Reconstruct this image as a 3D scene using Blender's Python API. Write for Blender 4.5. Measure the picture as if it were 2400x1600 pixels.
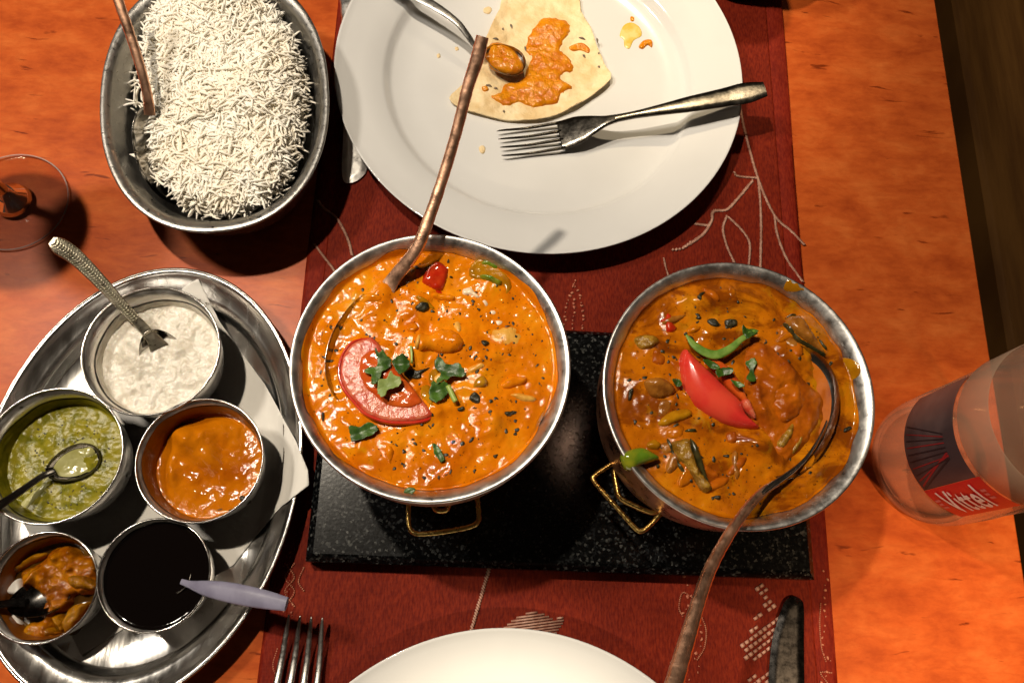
import bpy, bmesh, math, random
import numpy as np
from mathutils import Matrix, Vector

for o in list(bpy.data.objects): bpy.data.objects.remove(o)
S = bpy.context.scene
COL = S.collection
RNG = np.random.default_rng(7)
random.seed(7)

# ------------------------------------------------------------------ camera
F, IW, IH, HC = 1958.0, 2400, 1600, 0.52           # focal length in photo pixels, camera height over the table
_nad = np.array([-130.0, 640.0, F]); _nad /= np.linalg.norm(_nad)
_vp = np.array([200.0, -6000.0, F])
_y = _vp - _nad * (_vp @ _nad); _y /= np.linalg.norm(_y)
R = np.array([np.cross(_y, -_nad), _y, -_nad])      # rows: world axes in (right, down, forward)
CAM = np.array([0, 0, HC])
def at(px, py, z=0.0):
    d = R @ np.array([px - IW / 2, py - IH / 2, F])
    return CAM + d * ((z - HC) / d[2])
cd = bpy.data.cameras.new('camera'); cam = bpy.data.objects.new('camera', cd); COL.objects.link(cam)
right, down, fwd = R[:, 0], R[:, 1], R[:, 2]
M = Matrix([[right[i], -down[i], -fwd[i], CAM[i]] for i in range(3)] + [[0, 0, 0, 1]])
cam.matrix_world = M
cd.sensor_width = 36; cd.sensor_fit = 'HORIZONTAL'; cd.lens = 36 * F / IW
cd.clip_start = .01; cd.clip_end = 50
S.camera = cam

# ------------------------------------------------------------------ light
w = bpy.data.worlds.new('World'); S.world = w; w.use_nodes = True
bg = w.node_tree.nodes['Background']
bg.inputs[0].default_value = (1.0, .74, .52, 1); bg.inputs[1].default_value = .03
def lamp(name, kind, loc, power, col, size, target=None, cone=None, blend=.3):
    l = bpy.data.lights.new(name, kind); l.energy = power; l.color = col
    if kind == 'AREA': l.shape = 'DISK'; l.size = size
    else: l.shadow_soft_size = size
    if cone: l.spot_size = math.radians(cone); l.spot_blend = blend
    o = bpy.data.objects.new(name, l); COL.objects.link(o); o.location = loc
    if target is not None:
        o.rotation_euler = (Vector(target) - Vector(loc)).to_track_quat('-Z', 'Y').to_euler()
    return o
lamp('ceiling_lamp_key', 'POINT', (-.38, .41, 1.25), 54, (1, .87, .69), .020)
lamp('ceiling_lamp_left', 'AREA', (-.93, .46, 1.40), 13.0, (1, .90, .76), .16, (-.25, .12, 0))
lamp('ceiling_lamp_right', 'SPOT', (.60, -.45, 1.5), 150, (1, .70, .42), .03, (.37, -.07, 0), 19, 1.0)
lamp('ceiling_lamp_back', 'SPOT', (.07, 1.08, 1.5), 75, (1, .80, .52), .05, (.14, .45, 0), 13, .9)
lamp('plate_fill_light', 'SPOT', (-.10, -.75, 1.5), 170, (1, .86, .64), .03, (.03, -.11, 0), 8.5, .8)  # added fill spot that brightens the bottom plate, no known lamp
S.view_settings.view_transform = 'Standard'; S.view_settings.look = 'None'
S.view_settings.exposure = -0.06; S.view_settings.gamma = 1.0
S.view_settings.use_curve_mapping = False
S.render.engine = 'CYCLES'
S.cycles.caustics_reflective = False; S.cycles.caustics_refractive = False
S.cycles.max_bounces = 10; S.cycles.transparent_max_bounces = 24

# ------------------------------------------------------------------ materials
def new_mat(name):
    m = bpy.data.materials.new(name); m.use_nodes = True
    nt = m.node_tree
    return m, nt, nt.nodes['Principled BSDF']
def N(nt, t, **kw):
    n = nt.nodes.new(t)
    for k, v in kw.items():
        if k in n.inputs: n.inputs[k].default_value = v
        else: setattr(n, k, v)
    return n
def coords(nt, scale=(1, 1, 1), rot=0):
    tc = N(nt, 'ShaderNodeTexCoord'); mp = N(nt, 'ShaderNodeMapping')
    mp.inputs['Scale'].default_value = scale; mp.inputs['Rotation'].default_value = (0, 0, rot)
    nt.links.new(tc.outputs['Object'], mp.inputs[0]); return mp.outputs[0]
def noise(nt, vec, scale, detail=4, rough=.55, dist=0):
    n = N(nt, 'ShaderNodeTexNoise', Scale=scale, Detail=detail, Roughness=rough, Distortion=dist)
    nt.links.new(vec, n.inputs['Vector']); return n.outputs['Fac']
def ramp(nt, fac, stops):
    r = N(nt, 'ShaderNodeValToRGB'); e = r.color_ramp.elements
    while len(e) < len(stops): e.new(.5)
    for el, (p, c) in zip(e, stops):
        el.position = p; el.color = (*c, 1) if len(c) == 3 else c
    nt.links.new(fac, r.inputs[0]); return r.outputs[0]
def mix(nt, fac, a, b, mode='MIX'):
    n = N(nt, 'ShaderNodeMix', data_type='RGBA', blend_type=mode)
    if isinstance(fac, float): n.inputs[0].default_value = fac
    else: nt.links.new(fac, n.inputs[0])
    for i, v in ((6, a), (7, b)):
        if isinstance(v, tuple): n.inputs[i].default_value = (*v, 1)
        else: nt.links.new(v, n.inputs[i])
    return n.outputs[2]
def bumpn(nt, h, strength, dist, prev=None):
    b = N(nt, 'ShaderNodeBump', Strength=strength, Distance=dist)
    nt.links.new(h, b.inputs['Height'])
    if prev: nt.links.new(prev, b.inputs['Normal'])
    return b.outputs[0]
def pbr(name, c1, c2=None, nscale=60, lo=.4, hi=.6, rough=.5, metal=0, bump=None, stretch=(1, 1, 1), rot=0, coat=0,
        rvar=0, spec=None, sss=0, c3=None, sheen=0):
    m, nt, p = new_mat(name)
    v = coords(nt, stretch, rot)
    if c2 is None: p.inputs['Base Color'].default_value = (*c1, 1)
    else:
        f = noise(nt, v, nscale)
        st = [(lo, c1), (hi, c2)] + ([(min(.99, hi + .14), c3)] if c3 else [])
        nt.links.new(ramp(nt, f, st), p.inputs['Base Color'])
    p.inputs['Metallic'].default_value = metal; p.inputs['Roughness'].default_value = rough
    if rvar:
        f = noise(nt, v, nscale * .6, 6)
        mr = N(nt, 'ShaderNodeMapRange'); nt.links.new(f, mr.inputs[0])
        mr.inputs[1].default_value = .3; mr.inputs[2].default_value = .7
        mr.inputs[3].default_value = max(.02, rough - rvar); mr.inputs[4].default_value = rough + rvar
        nt.links.new(mr.outputs[0], p.inputs['Roughness'])
    if coat: p.inputs['Coat Weight'].default_value = coat; p.inputs['Coat Roughness'].default_value = .06
    if spec is not None: p.inputs['Specular IOR Level'].default_value = spec
    if sheen: p.inputs['Sheen Weight'].default_value = sheen
    if sss:
        p.inputs['Subsurface Weight'].default_value = sss; p.inputs['Subsurface Scale'].default_value = .004
        p.inputs['Subsurface Radius'].default_value = (1, .5, .25)
    if bump:
        prev = None
        for s, st, d in bump: prev = bumpn(nt, noise(nt, v, s, 5), st, d, prev)
        nt.links.new(prev, p.inputs['Normal'])
    return m

def sauce_mat(name, dark, mid, light, oil, brown, brown_lo, rough):
    m, nt, p = new_mat(name); v = coords(nt)
    c = ramp(nt, noise(nt, v, 42, 6, .6), [(.34, dark), (.52, mid), (.70, light)])
    f1 = ramp(nt, noise(nt, coords(nt, (1, 1.6, 1), .5), 34, 5, .62, .8), [(brown_lo, (0, 0, 0)), (brown_lo + .12, (1, 1, 1))])
    c = mix(nt, f1, c, brown)
    f2 = ramp(nt, noise(nt, coords(nt, (1.3, 1, 1), 1.1), 55, 5, .6, .5), [(.58, (0, 0, 0)), (.72, (.8, .8, .8))])
    c = mix(nt, f2, c, oil)
    f3 = ramp(nt, noise(nt, v, 620, 2, .5), [(.66, (0, 0, 0)), (.72, (.8, .8, .8))])
    c = mix(nt, f3, c, (.10, .022, .002))
    nt.links.new(c, p.inputs['Base Color'])
    p.inputs['Specular IOR Level'].default_value = .32
    fr = noise(nt, v, 65, 4); mr = N(nt, 'ShaderNodeMapRange'); nt.links.new(fr, mr.inputs[0])
    mr.inputs[1].default_value = .35; mr.inputs[2].default_value = .65; mr.inputs[3].default_value = rough * .5; mr.inputs[4].default_value = rough * 2.6
    nt.links.new(mr.outputs[0], p.inputs['Roughness'])
    n1 = bumpn(nt, noise(nt, v, 80, 4), .22, .002); n2 = bumpn(nt, noise(nt, v, 560, 4, .7), .28, .0004, n1)
    nt.links.new(n2, p.inputs['Normal'])
    return m
def wood_mat():
    m, nt, p = new_mat('orange laminate wood')
    v1 = coords(nt, (20, 34, 20), .12); v2 = coords(nt, (50, 150, 14), .08); v3 = coords(nt, (34, 150, 30), -.06)
    base = ramp(nt, noise(nt, v1, 1.3, 8, .66, .25), [(.30, (.36, .055, .010)), (.5, (.50, .092, .016)), (.70, (.60, .140, .028))])
    st = ramp(nt, noise(nt, v2, 1.6, 5, .6, .5), [(.40, (.66, .55, .5)), (.56, (1, 1, 1))])
    c = mix(nt, .30, base, st, 'MULTIPLY')
    fl = ramp(nt, noise(nt, v3, 1.0, 3, .5, .7), [(.27, (.30, .2, .16)), (.33, (1, 1, 1))])
    c = mix(nt, .85, c, fl, 'MULTIPLY')
    nt.links.new(c, p.inputs['Base Color'])
    p.inputs['Roughness'].default_value = .36; p.inputs['Specular IOR Level'].default_value = .2
    nt.links.new(bumpn(nt, noise(nt, v3, 1.4, 4), .10, .0006), p.inputs['Normal'])
    return m
def cloth_mat(name, ca, cb):
    m, nt, p = new_mat(name)
    v = coords(nt); vs = coords(nt, (1, .25, 1))
    a = ramp(nt, noise(nt, vs, 900, 2, .6), [(.34, ca), (.68, cb)])
    b = ramp(nt, noise(nt, v, 26, 5, .6), [(.32, (.66, .6, .6)), (.66, (1, 1, 1))])
    nt.links.new(mix(nt, .8, a, b, 'MULTIPLY'), p.inputs['Base Color'])
    p.inputs['Roughness'].default_value = .6; p.inputs['Specular IOR Level'].default_value = .1; p.inputs['Sheen Weight'].default_value = .0
    p.inputs['Sheen Tint'].default_value = (1, .35, .2, 1); p.inputs['Sheen Roughness'].default_value = .4
    wx = N(nt, 'ShaderNodeTexWave', Scale=420.0, bands_direction='X'); wy = N(nt, 'ShaderNodeTexWave', Scale=420.0, bands_direction='Y')
    nt.links.new(v, wx.inputs[0]); nt.links.new(v, wy.inputs[0])
    n1 = bumpn(nt, wx.outputs['Fac'], .25, .0003); n2 = bumpn(nt, wy.outputs['Fac'], .25, .0003, n1)
    n3 = bumpn(nt, noise(nt, v, 60, 5), .35, .002, n2)
    nt.links.new(n3, p.inputs['Normal'])
    return m
def granite_mat():
    m, nt, p = new_mat('polished dark granite')
    v = coords(nt)
    vo = N(nt, 'ShaderNodeTexVoronoi', Scale=720.0); nt.links.new(v, vo.inputs['Vector'])
    sep = N(nt, 'ShaderNodeSeparateColor'); nt.links.new(vo.outputs['Color'], sep.inputs[0])
    a = ramp(nt, sep.outputs[0], [(.0, (.001, .001, .0012)), (.55, (.003, .0032, .0035)), (.84, (.012, .013, .014)), (.98, (.08, .08, .075))])
    b = ramp(nt, noise(nt, v, 340, 6, .7), [(.40, (.12, .12, .12)), (.62, (1.25, 1.25, 1.25))])
    nt.links.new(mix(nt, .9, a, b, 'MULTIPLY'), p.inputs['Base Color'])
    p.inputs['Roughness'].default_value = .2; p.inputs['Specular IOR Level'].default_value = .25
    nt.links.new(bumpn(nt, noise(nt, v, 500, 3), .12, .0003), p.inputs['Normal'])
    return m
def clear_mat(name, tint, gloss_rough=.04, milky=0.0, milkcol=(.7, .62, .55), ior=1.45):
    m, nt, p = new_mat(name); nt.nodes.remove(p)
    out = [n for n in nt.nodes if n.type == 'OUTPUT_MATERIAL'][0]
    tr = N(nt, 'ShaderNodeBsdfTransparent'); tr.inputs[0].default_value = (*tint, 1)
    gl = N(nt, 'ShaderNodeBsdfGlossy'); gl.inputs['Roughness'].default_value = gloss_rough
    fr = N(nt, 'ShaderNodeFresnel'); fr.inputs[0].default_value = ior
    body = tr.outputs[0]
    if milky:
        df = N(nt, 'ShaderNodeBsdfDiffuse'); df.inputs[0].default_value = (*milkcol, 1)
        mx0 = N(nt, 'ShaderNodeMixShader'); mx0.inputs[0].default_value = milky
        nt.links.new(body, mx0.inputs[1]); nt.links.new(df.outputs[0], mx0.inputs[2]); body = mx0.outputs[0]
    ge = N(nt, 'ShaderNodeNewGeometry'); mm = N(nt, 'ShaderNodeMath', operation='MULTIPLY_ADD')
    mm.inputs[1].default_value = -1; mm.inputs[2].default_value = 1; nt.links.new(ge.outputs['Backfacing'], mm.inputs[0])
    m2 = N(nt, 'ShaderNodeMath', operation='MULTIPLY'); nt.links.new(mm.outputs[0], m2.inputs[0]); nt.links.new(fr.outputs[0], m2.inputs[1])
    mx = N(nt, 'ShaderNodeMixShader')
    nt.links.new(m2.outputs[0], mx.inputs[0]); nt.links.new(body, mx.inputs[1]); nt.links.new(gl.outputs[0], mx.inputs[2])
    nt.links.new(mx.outputs[0], out.inputs[0]); return m
def steel_mat(name, col=(.56, .54, .51), rough=.24, scratch=.25, brushed=(1, 1, 1), scale=900):
    m, nt, p = new_mat(name)
    p.inputs['Metallic'].default_value = 1
    v = coords(nt, brushed); v0 = coords(nt)
    nt.links.new(ramp(nt, noise(nt, v0, 70, 6, .65), [(.3, tuple(c * .78 for c in col)), (.7, col)]), p.inputs['Base Color'])
    f = noise(nt, v, scale * .3, 6, .7)
    mr = N(nt, 'ShaderNodeMapRange'); nt.links.new(f, mr.inputs[0])
    mr.inputs[1].default_value = .3; mr.inputs[2].default_value = .7
    mr.inputs[3].default_value = rough * .65; mr.inputs[4].default_value = rough * 1.5
    nt.links.new(mr.outputs[0], p.inputs['Roughness'])
    nt.links.new(bumpn(nt, noise(nt, v, scale, 4, .6), scratch, .0004), p.inputs['Normal'])
    return m

MAT = dict(
    wood=wood_mat(),
    floor=pbr('dark brown floor wood', (.060, .024, .005), (.105, .046, .010), 5, .35, .65, .7, spec=.1, stretch=(14, 1.2, 1), bump=[(9, .2, .002)]),
    cloth=cloth_mat('red satin cloth', (.120, .007, .002), (.215, .020, .005)),
    hem=cloth_mat('red satin hem', (.145, .008, .003), (.23, .020, .006)),
    thread=pbr('pale pink embroidery thread', (.36, .17, .115), (.50, .28, .20), 300, rough=.5, bump=[(1500, .3, .0004)]),
    threaddim=pbr('worn coral embroidery thread', (.34, .08, .04), (.46, .17, .09), 400, rough=.6),
    granite=granite_mat(),
    porcelain=pbr('white glazed porcelain', (.66, .65, .635), (.70, .69, .675), 9, rough=.12, coat=.6, bump=[(16, .05, .002)]),
    steel=steel_mat('brushed stainless steel', (.78, .76, .73), .36, .08, (1, 1, 1), 500),
    steeltray=steel_mat('scratched tray steel', (.80, .78, .75), .20, .09, (1, .12, 1), 600),
    steeldark=steel_mat('worn dull steel', (.50, .485, .46), .34, .3, (1, 1, 1), 1200),
    steelknife=steel_mat('dark polished blade', (.055, .052, .05), .25, .02, (1, 1, 1), 700),
    forksteel=steel_mat('dark polished fork steel', (.16, .145, .125), .2, .10, (1, 1, 1), 500),
    cutlery=steel_mat('polished cutlery steel', (.48, .455, .42), .16, .10, (1, 1, 1), 500),
    copper=steel_mat('hammered copper', (.70, .36, .22), .30, .35, (1, 1, 1), 300),
    copperrod=steel_mat('hammered copper handle', (.95, .56, .37), .36, .35, (1, 1, 1), 420),
    brass=steel_mat('twisted brass wire', (.55, .37, .11), .28, .5, (1, 1, 1), 700),
    ornate=steel_mat('antique engraved silver', (.66, .61, .48), .32, .2, (1, 1, 1), 800),
    curry=sauce_mat('orange cream curry', (.50, .112, .001), (.68, .185, .002), (.74, .26, .006), (.60, .27, .003), (.44, .085, .001), .62, .09),
    curry2=sauce_mat('amber vegetable curry', (.30, .070, .001), (.48, .132, .002), (.54, .19, .004), (.38, .17, .002), (.20, .042, .001), .47, .10),
    curryspoon=pbr('brown orange curry heap', (.24, .044, .002), (.44, .105, .003), 60, .36, .6, .26, bump=[(140, .5, .002), (480, .3, .0006)], spec=.22),
    fillsauce=pbr('sauce left in the spoon', (.26, .050, .001), (.44, .11, .002), 60, .36, .6, .45, bump=[(200, .3, .001)], spec=.08),
    oil=pbr('turmeric oil film', (.30, .115, .002), (.44, .19, .004), 90, rough=.12, bump=[(300, .4, .0008)]),
    fleck=pbr('dark dried herb', (.010, .010, .004), (.035, .028, .008), 500, rough=.4, bump=[(900, .5, .0006)]),
    chilli=pbr('red chilli skin', (.42, .016, .003), (.50, .035, .006), 200, rough=.14, coat=.5),
    leaf=pbr('fresh coriander leaf', (.022, .062, .006), (.060, .135, .012), 160, rough=.38, bump=[(380, .5, .0007)]),
    leafstrip=pbr('light green coriander strip', (.10, .20, .02), (.17, .28, .04), 200, rough=.45, bump=[(380, .5, .0007)]),
    leafpale=pbr('pale coriander underside', (.17, .24, .055), (.24, .31, .08), 200, rough=.5, bump=[(380, .5, .0007)]),
    stem=pbr('pale coriander stem', (.30, .40, .08), rough=.4),
    pepper=pbr('green pepper flesh', (.085, .16, .008), (.19, .20, .010), 120, rough=.14, coat=.4),
    tomskin=pbr('glossy tomato skin', (.50, .022, .012), (.58, .045, .020), 60, rough=.12, coat=.6),
    tomskin2=pbr('bright tomato skin', (.62, .030, .022), (.66, .060, .030), 60, rough=.22, coat=.3, sss=.1),
    tomflesh=pbr('pink tomato flesh', (.50, .060, .028), (.60, .165, .085), 150, rough=.22, bump=[(500, .5, .0007)], sss=.15),
    tompulp=pbr('orange tomato pulp', (.50, .062, .008), (.58, .10, .012), 90, rough=.14, coat=.4, bump=[(200, .4, .0015)]),
    paneer=pbr('soft yellow paneer', (.62, .25, .02), (.70, .36, .06), 120, rough=.3, bump=[(300, .4, .001)]),
    okra=pbr('cooked okra flesh', (.20, .090, .006), (.36, .19, .02), 200, rough=.22, bump=[(420, .8, .0015)]),
    okraskin=pbr('dark okra skin', (.022, .020, .006), (.05, .04, .01), 200, rough=.28),
    aubergine=pbr('brown aubergine slice', (.22, .070, .008), (.33, .12, .014), 160, rough=.22, bump=[(350, .5, .001)]),
    cream=pbr('swirl of cream', (.78, .62, .42), rough=.2),
    rice=pbr('steamed white rice', (.92, .85, .72), (.96, .92, .83), 40, rough=.5),
    ricecore=pbr('rice packed below', (.90, .84, .72), (.95, .90, .81), 160, rough=.6, bump=[(260, 1, .003)]),
    raita=pbr('white coconut chutney', (.66, .60, .50), (.76, .71, .62), 90, rough=.22, bump=[(260, .55, .0016), (650, .4, .0007)], sss=.1),
    mint=pbr('green mint yoghurt chutney', (.13, .125, .006), (.25, .210, .014), 140, .36, .6, .24, c3=(.29, .25, .03), bump=[(260, .15, .0012), (800, .35, .0004)], spec=.2),
    mintpale=pbr('pale yoghurt swirl', (.32, .30, .10), (.42, .40, .18), 100, rough=.2),
    orange=pbr('orange mango chutney', (.38, .085, .001), (.52, .150, .002), 45, .36, .58, .12, bump=[(90, .4, .002), (420, .25, .0006)], spec=.36),
    film=pbr('dried orange chutney film', (.16, .042, .004), (.26, .080, .006), 60, rough=.3, bump=[(200, .3, .001)]),
    tamarind=pbr('black tamarind sauce', (.0022, .0012, .0010), rough=.045, spec=.5),
    pickle=pbr('lime pickle rind', (.18, .060, .001), (.34, .14, .002), 70, rough=.12, spec=.3, bump=[(220, .7, .002)], c3=(.48, .21, .012)),
    picklered=pbr('spiced red pickle', (.20, .050, .001), (.38, .125, .002), 120, rough=.16, spec=.22, bump=[(260, .5, .0015)], c3=(.32, .15, .006)),
    brine=pbr('dark pickle oil', (.035, .014, .002), (.075, .034, .003), 60, rough=.07),
    chutney=pbr('orange chutney smear', (.54, .145, .002), (.66, .235, .004), 130, rough=.14, spec=.36, bump=[(260, .7, .0016), (700, .3, .0006)]),
    papad=pbr('baked poppadom', (.70, .50, .25), (.80, .64, .38), 55, rough=.5, bump=[(90, .6, .003), (300, .5, .001)]),
    cumin=pbr('toasted cumin seed', (.10, .075, .05), (.2, .15, .10), 300, rough=.5),
    napkin=pbr('white paper napkin', (.70, .67, .62), (.76, .73, .68), 20, rough=.75, bump=[(45, .25, .003), (900, .2, .0003)]),
    lavender=pbr('lavender grey plastic', (.17, .16, .23), (.22, .21, .29), 80, rough=.34),
    glass=clear_mat('clear wine glass', (.93, .90, .88), .02, .0),
    realglass=pbr('solid stem glass', (.98, .96, .94), rough=.0),
    rimhighlight=clear_mat('milky glass edge highlight', (.85, .75, .68), .05, .30, (.8, .7, .65)),  # pale diffuse share puts the foot's edge highlight into the colour
    wine=pbr('dark red wine', (.02, .002, .002), rough=.05),
    pet=clear_mat('clear water bottle', (1.0, .96, .92), .04, .14, (.98, .66, .46)),
    water=clear_mat('bottled water', (.99, .95, .90), .02, .0, ior=1.33),
    frost=clear_mat('frosted bottle ring', (.8, .65, .5), .3, .5, (.42, .30, .21)),
    label=pbr('mauve grey printed film', (.050, .032, .034), (.13, .082, .078), 18, rough=.35),
    labelred=pbr('red label print', (.56, .006, .010), (.62, .010, .014), 60, rough=.35),
    labelline=pbr('dark label rays', (.020, .012, .014), rough=.4),
    labelray=pbr('red label rays', (.26, .012, .014), rough=.4),
    ink=pbr('white label print', (.80, .72, .68), rough=.4),
    inkdim=pbr('faint label print', (.60, .16, .15), rough=.4),
    stain=pbr('yellow turmeric stain', (.62, .42, .06), (.68, .55, .20), 120, rough=.25),
    dark=pbr('dark shadow vessel colour', (.012, .004, .003), rough=.1),
)

_p = MAT['realglass'].node_tree.nodes['Principled BSDF']; _p.inputs['Transmission Weight'].default_value = 1; _p.inputs['IOR'].default_value = 1.5
# ------------------------------------------------------------------ mesh helpers
def tag(o, label, cat, group=None):
    o['label'] = label; o['category'] = cat
    if group: o['group'] = group
    return o
def thing(name, label, cat, loc=(0, 0, 0), group=None):
    o = bpy.data.objects.new(name, None); COL.objects.link(o); o.location = Vector([float(v) for v in loc])
    o.empty_display_size = .01
    return tag(o, label, cat, group)
def adopt(o, parent):
    o.parent = parent
    t = Vector((0, 0, 0)); q = parent
    while q is not None: t += q.location; q = q.parent
    if parent.parent is None: o.matrix_parent_inverse = Matrix.Translation(parent.location).inverted()
def mk(name, vf, mat, parent=None, sharp=None, smooth=True):
    v, f = vf
    me = bpy.data.meshes.new(name)
    me.from_pydata([tuple(map(float, p)) for p in v], [], [tuple(map(int, q)) for q in f])
    me.validate(); me.materials.append(MAT[mat] if isinstance(mat, str) else mat)
    if smooth:
        me.polygons.foreach_set('use_smooth', [True] * len(me.polygons))
        if sharp: me.set_sharp_from_angle(angle=math.radians(sharp))
    me.update()
    o = bpy.data.objects.new(name, me); COL.objects.link(o)
    if parent is not None: adopt(o, parent)
    return o
def join(parts):
    V, Fs, k = [], [], 0
    for v, f in parts:
        V += [tuple(p) for p in v]; Fs += [tuple(i + k for i in q) for q in f]; k += len(v)
    return V, Fs
def lathe(prof, c=(0, 0), n=96, sx=1, sy=1, rot=0, closed=False, power=2.0):
    V, Fs = [], []
    cr, sr = math.cos(rot), math.sin(rot)
    for r, z in prof:
        for k in range(n):
            a = 2 * math.pi * k / n
            x, y = math.cos(a), math.sin(a)
            if power != 2:
                q = (abs(x) ** power + abs(y) ** power) ** (-1 / power); x *= q; y *= q
            x *= r * sx; y *= r * sy
            V.append((c[0] + x * cr - y * sr, c[1] + x * sr + y * cr, z))
    m = len(prof)
    for i in range(m if closed else m - 1):
        for k in range(n):
            a, b = i * n + k, i * n + (k + 1) % n
            c_, d = ((i + 1) % m) * n + (k + 1) % n, ((i + 1) % m) * n + k
            Fs.append((a, d, c_, b))
    return V, Fs
def catmull(P, k=8):
    P = np.array(P, float); out = []
    Q = np.vstack([2 * P[0] - P[1], P, 2 * P[-1] - P[-2]])
    for i in range(1, len(Q) - 2):
        p0, p1, p2, p3 = Q[i - 1], Q[i], Q[i + 1], Q[i + 2]
        for t in np.linspace(0, 1, k, endpoint=False):
            out.append(.5 * (2 * p1 + (p2 - p0) * t + (2 * p0 - 5 * p1 + 4 * p2 - p3) * t * t + (3 * p1 - p0 - 3 * p2 + p3) * t ** 3))
    out.append(P[-1]); return np.array(out)
def loop_smooth(P, k=5):
    P = np.array(P, float); n = len(P); out = []
    for i in range(n):
        p0, p1, p2, p3 = P[i - 1], P[i], P[(i + 1) % n], P[(i + 2) % n]
        for t in np.linspace(0, 1, k, endpoint=False):
            out.append(.5 * (2 * p1 + (p2 - p0) * t + (2 * p0 - 5 * p1 + 4 * p2 - p3) * t * t + (3 * p1 - p0 - 3 * p2 + p3) * t ** 3))
    return np.array(out)
def tube(path, w, t=None, n=12, up=(0, 0, 1), power=2.0, k=6, twist=0.0, jitter=0.0):
    """sweep a flat superellipse (width w, thickness t per path point) along a smoothed path"""
    path = np.array(path, float); m = len(path)
    w = np.full(m, w) if np.isscalar(w) else np.array(w, float)
    t = w.copy() if t is None else (np.full(m, t) if np.isscalar(t) else np.array(t, float))
    A = catmull(np.c_[path, w, t], k) if k > 1 and m > 2 else np.c_[path, w, t]
    P, ww, tt = A[:, :3], A[:, 3], A[:, 4]
    T = np.gradient(P, axis=0); T /= np.linalg.norm(T, axis=1)[:, None] + 1e-12
    up = np.array(up, float); V, Fs = [], []
    s = 0
    for i in range(len(P)):
        L = np.cross(T[i], up); ln = np.linalg.norm(L)
        L = L / ln if ln > 1e-6 else np.array([1.0, 0, 0])
        U = np.cross(L, T[i])
        if i: s += np.linalg.norm(P[i] - P[i - 1])
        tw = twist * s
        j = 1 + (RNG.uniform(-jitter, jitter) if jitter else 0)
        for q in range(n):
            a = 2 * math.pi * (q + .5) / n
            x, y = math.cos(a), math.sin(a)
            f = (abs(x) ** power + abs(y) ** power) ** (-1 / power)
            x *= f * ww[i] / 2 * j; y *= f * tt[i] / 2 * j
            if tw: x, y = x * math.cos(tw) - y * math.sin(tw), x * math.sin(tw) + y * math.cos(tw)
            V.append(P[i] + L * x + U * y)
    m = len(P)
    for i in range(m - 1):
        for q in range(n):
            Fs.append((i * n + q, (i + 1) * n + q, (i + 1) * n + (q + 1) % n, i * n + (q + 1) % n))
    Fs.append(tuple(range(n))); Fs.append(tuple(reversed(range((m - 1) * n, m * n))))
    return V, Fs
_H = np.random.default_rng(3).random((256, 256))
def vn(x, y, s=0):
    x = np.asarray(x, float) + s * 17.3; y = np.asarray(y, float) + s * 9.1
    xi, yi = np.floor(x).astype(int), np.floor(y).astype(int)
    fx, fy = x - xi, y - yi; fx = fx * fx * (3 - 2 * fx); fy = fy * fy * (3 - 2 * fy)
    h = lambda a, b: _H[a % 256, b % 256]
    return (h(xi, yi) * (1 - fx) + h(xi + 1, yi) * fx) * (1 - fy) + (h(xi, yi + 1) * (1 - fx) + h(xi + 1, yi + 1) * fx) * fy - .5
def fbm(x, y, sc, s=0, o=3):
    return sum(vn(x * sc * 2 ** i, y * sc * 2 ** i, s + i * 3) / 2 ** i for i in range(o))
def sheet(outline, zf, cell, zb=None):
    """fill a world outline with a grid; zf(x, y, d) gives the top (d = distance to the edge), zb the underside"""
    O = np.array(outline, float)[:, :2]; n = len(O)
    lo, hi = O.min(0) - cell, O.max(0) + cell
    nx, ny = int((hi[0] - lo[0]) / cell) + 2, int((hi[1] - lo[1]) / cell) + 2
    gx, gy = np.meshgrid(lo[0] + np.arange(nx) * cell, lo[1] + np.arange(ny) * cell, indexing='ij')
    p = np.c_[gx.ravel(), gy.ravel()]
    ins = np.zeros(len(p), bool); best = np.full(len(p), 1e9); near = p.copy()
    for i in range(n):
        a, b = O[i], O[(i + 1) % n]
        c = (a[1] > p[:, 1]) != (b[1] > p[:, 1])
        if abs(b[1] - a[1]) > 1e-12:
            ins ^= c & (p[:, 0] < (b[0] - a[0]) * (p[:, 1] - a[1]) / (b[1] - a[1]) + a[0])
        ab = b - a; L = ab @ ab
        if L < 1e-14: continue
        u = np.clip(((p - a) @ ab) / L, 0, 1); q = a + u[:, None] * ab
        d = np.linalg.norm(p - q, axis=1); k = d < best
        best[k] = d[k]; near[k] = q[k]
    p = np.where(ins[:, None], p, near); d = np.where(ins, best, 0)
    I = ins.reshape(nx, ny); cells = I[:-1, :-1] | I[1:, :-1] | I[:-1, 1:] | I[1:, 1:]
    ci, cj = np.nonzero(cells); idx = lambda i, j: i * ny + j
    Q = np.c_[idx(ci, cj), idx(ci + 1, cj), idx(ci + 1, cj + 1), idx(ci, cj + 1)]
    used = np.unique(Q); mp = np.full(nx * ny, -1); mp[used] = np.arange(len(used)); Q = mp[Q]
    x, y, dd = p[used, 0], p[used, 1], d[used]
    V = np.c_[x, y, zf(x, y, dd)]
    Fs = [tuple(q) for q in Q]
    if zb is not None:
        m = len(V); B = np.c_[x, y, zb(x, y, dd)]
        V = np.vstack([V, B]); cnt = {}
        for q in Q:
            for e in range(4): cnt[(q[e], q[(e + 1) % 4])] = 1
        Fs += [(q[3] + m, q[2] + m, q[1] + m, q[0] + m) for q in Q]
        Fs += [(b, a, a + m, b + m) for (a, b) in cnt if (b, a) not in cnt]
    return V, Fs
def px(pts, z, org=(0, 0), s=1.0):
    return np.array([at(org[0] + a * s, org[1] + b * s, z) for a, b in pts])
def dome(d, h, w): return h * np.sqrt(np.clip(1 - (1 - np.clip(d / w, 0, 1)) ** 2, 0, 1))
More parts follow.
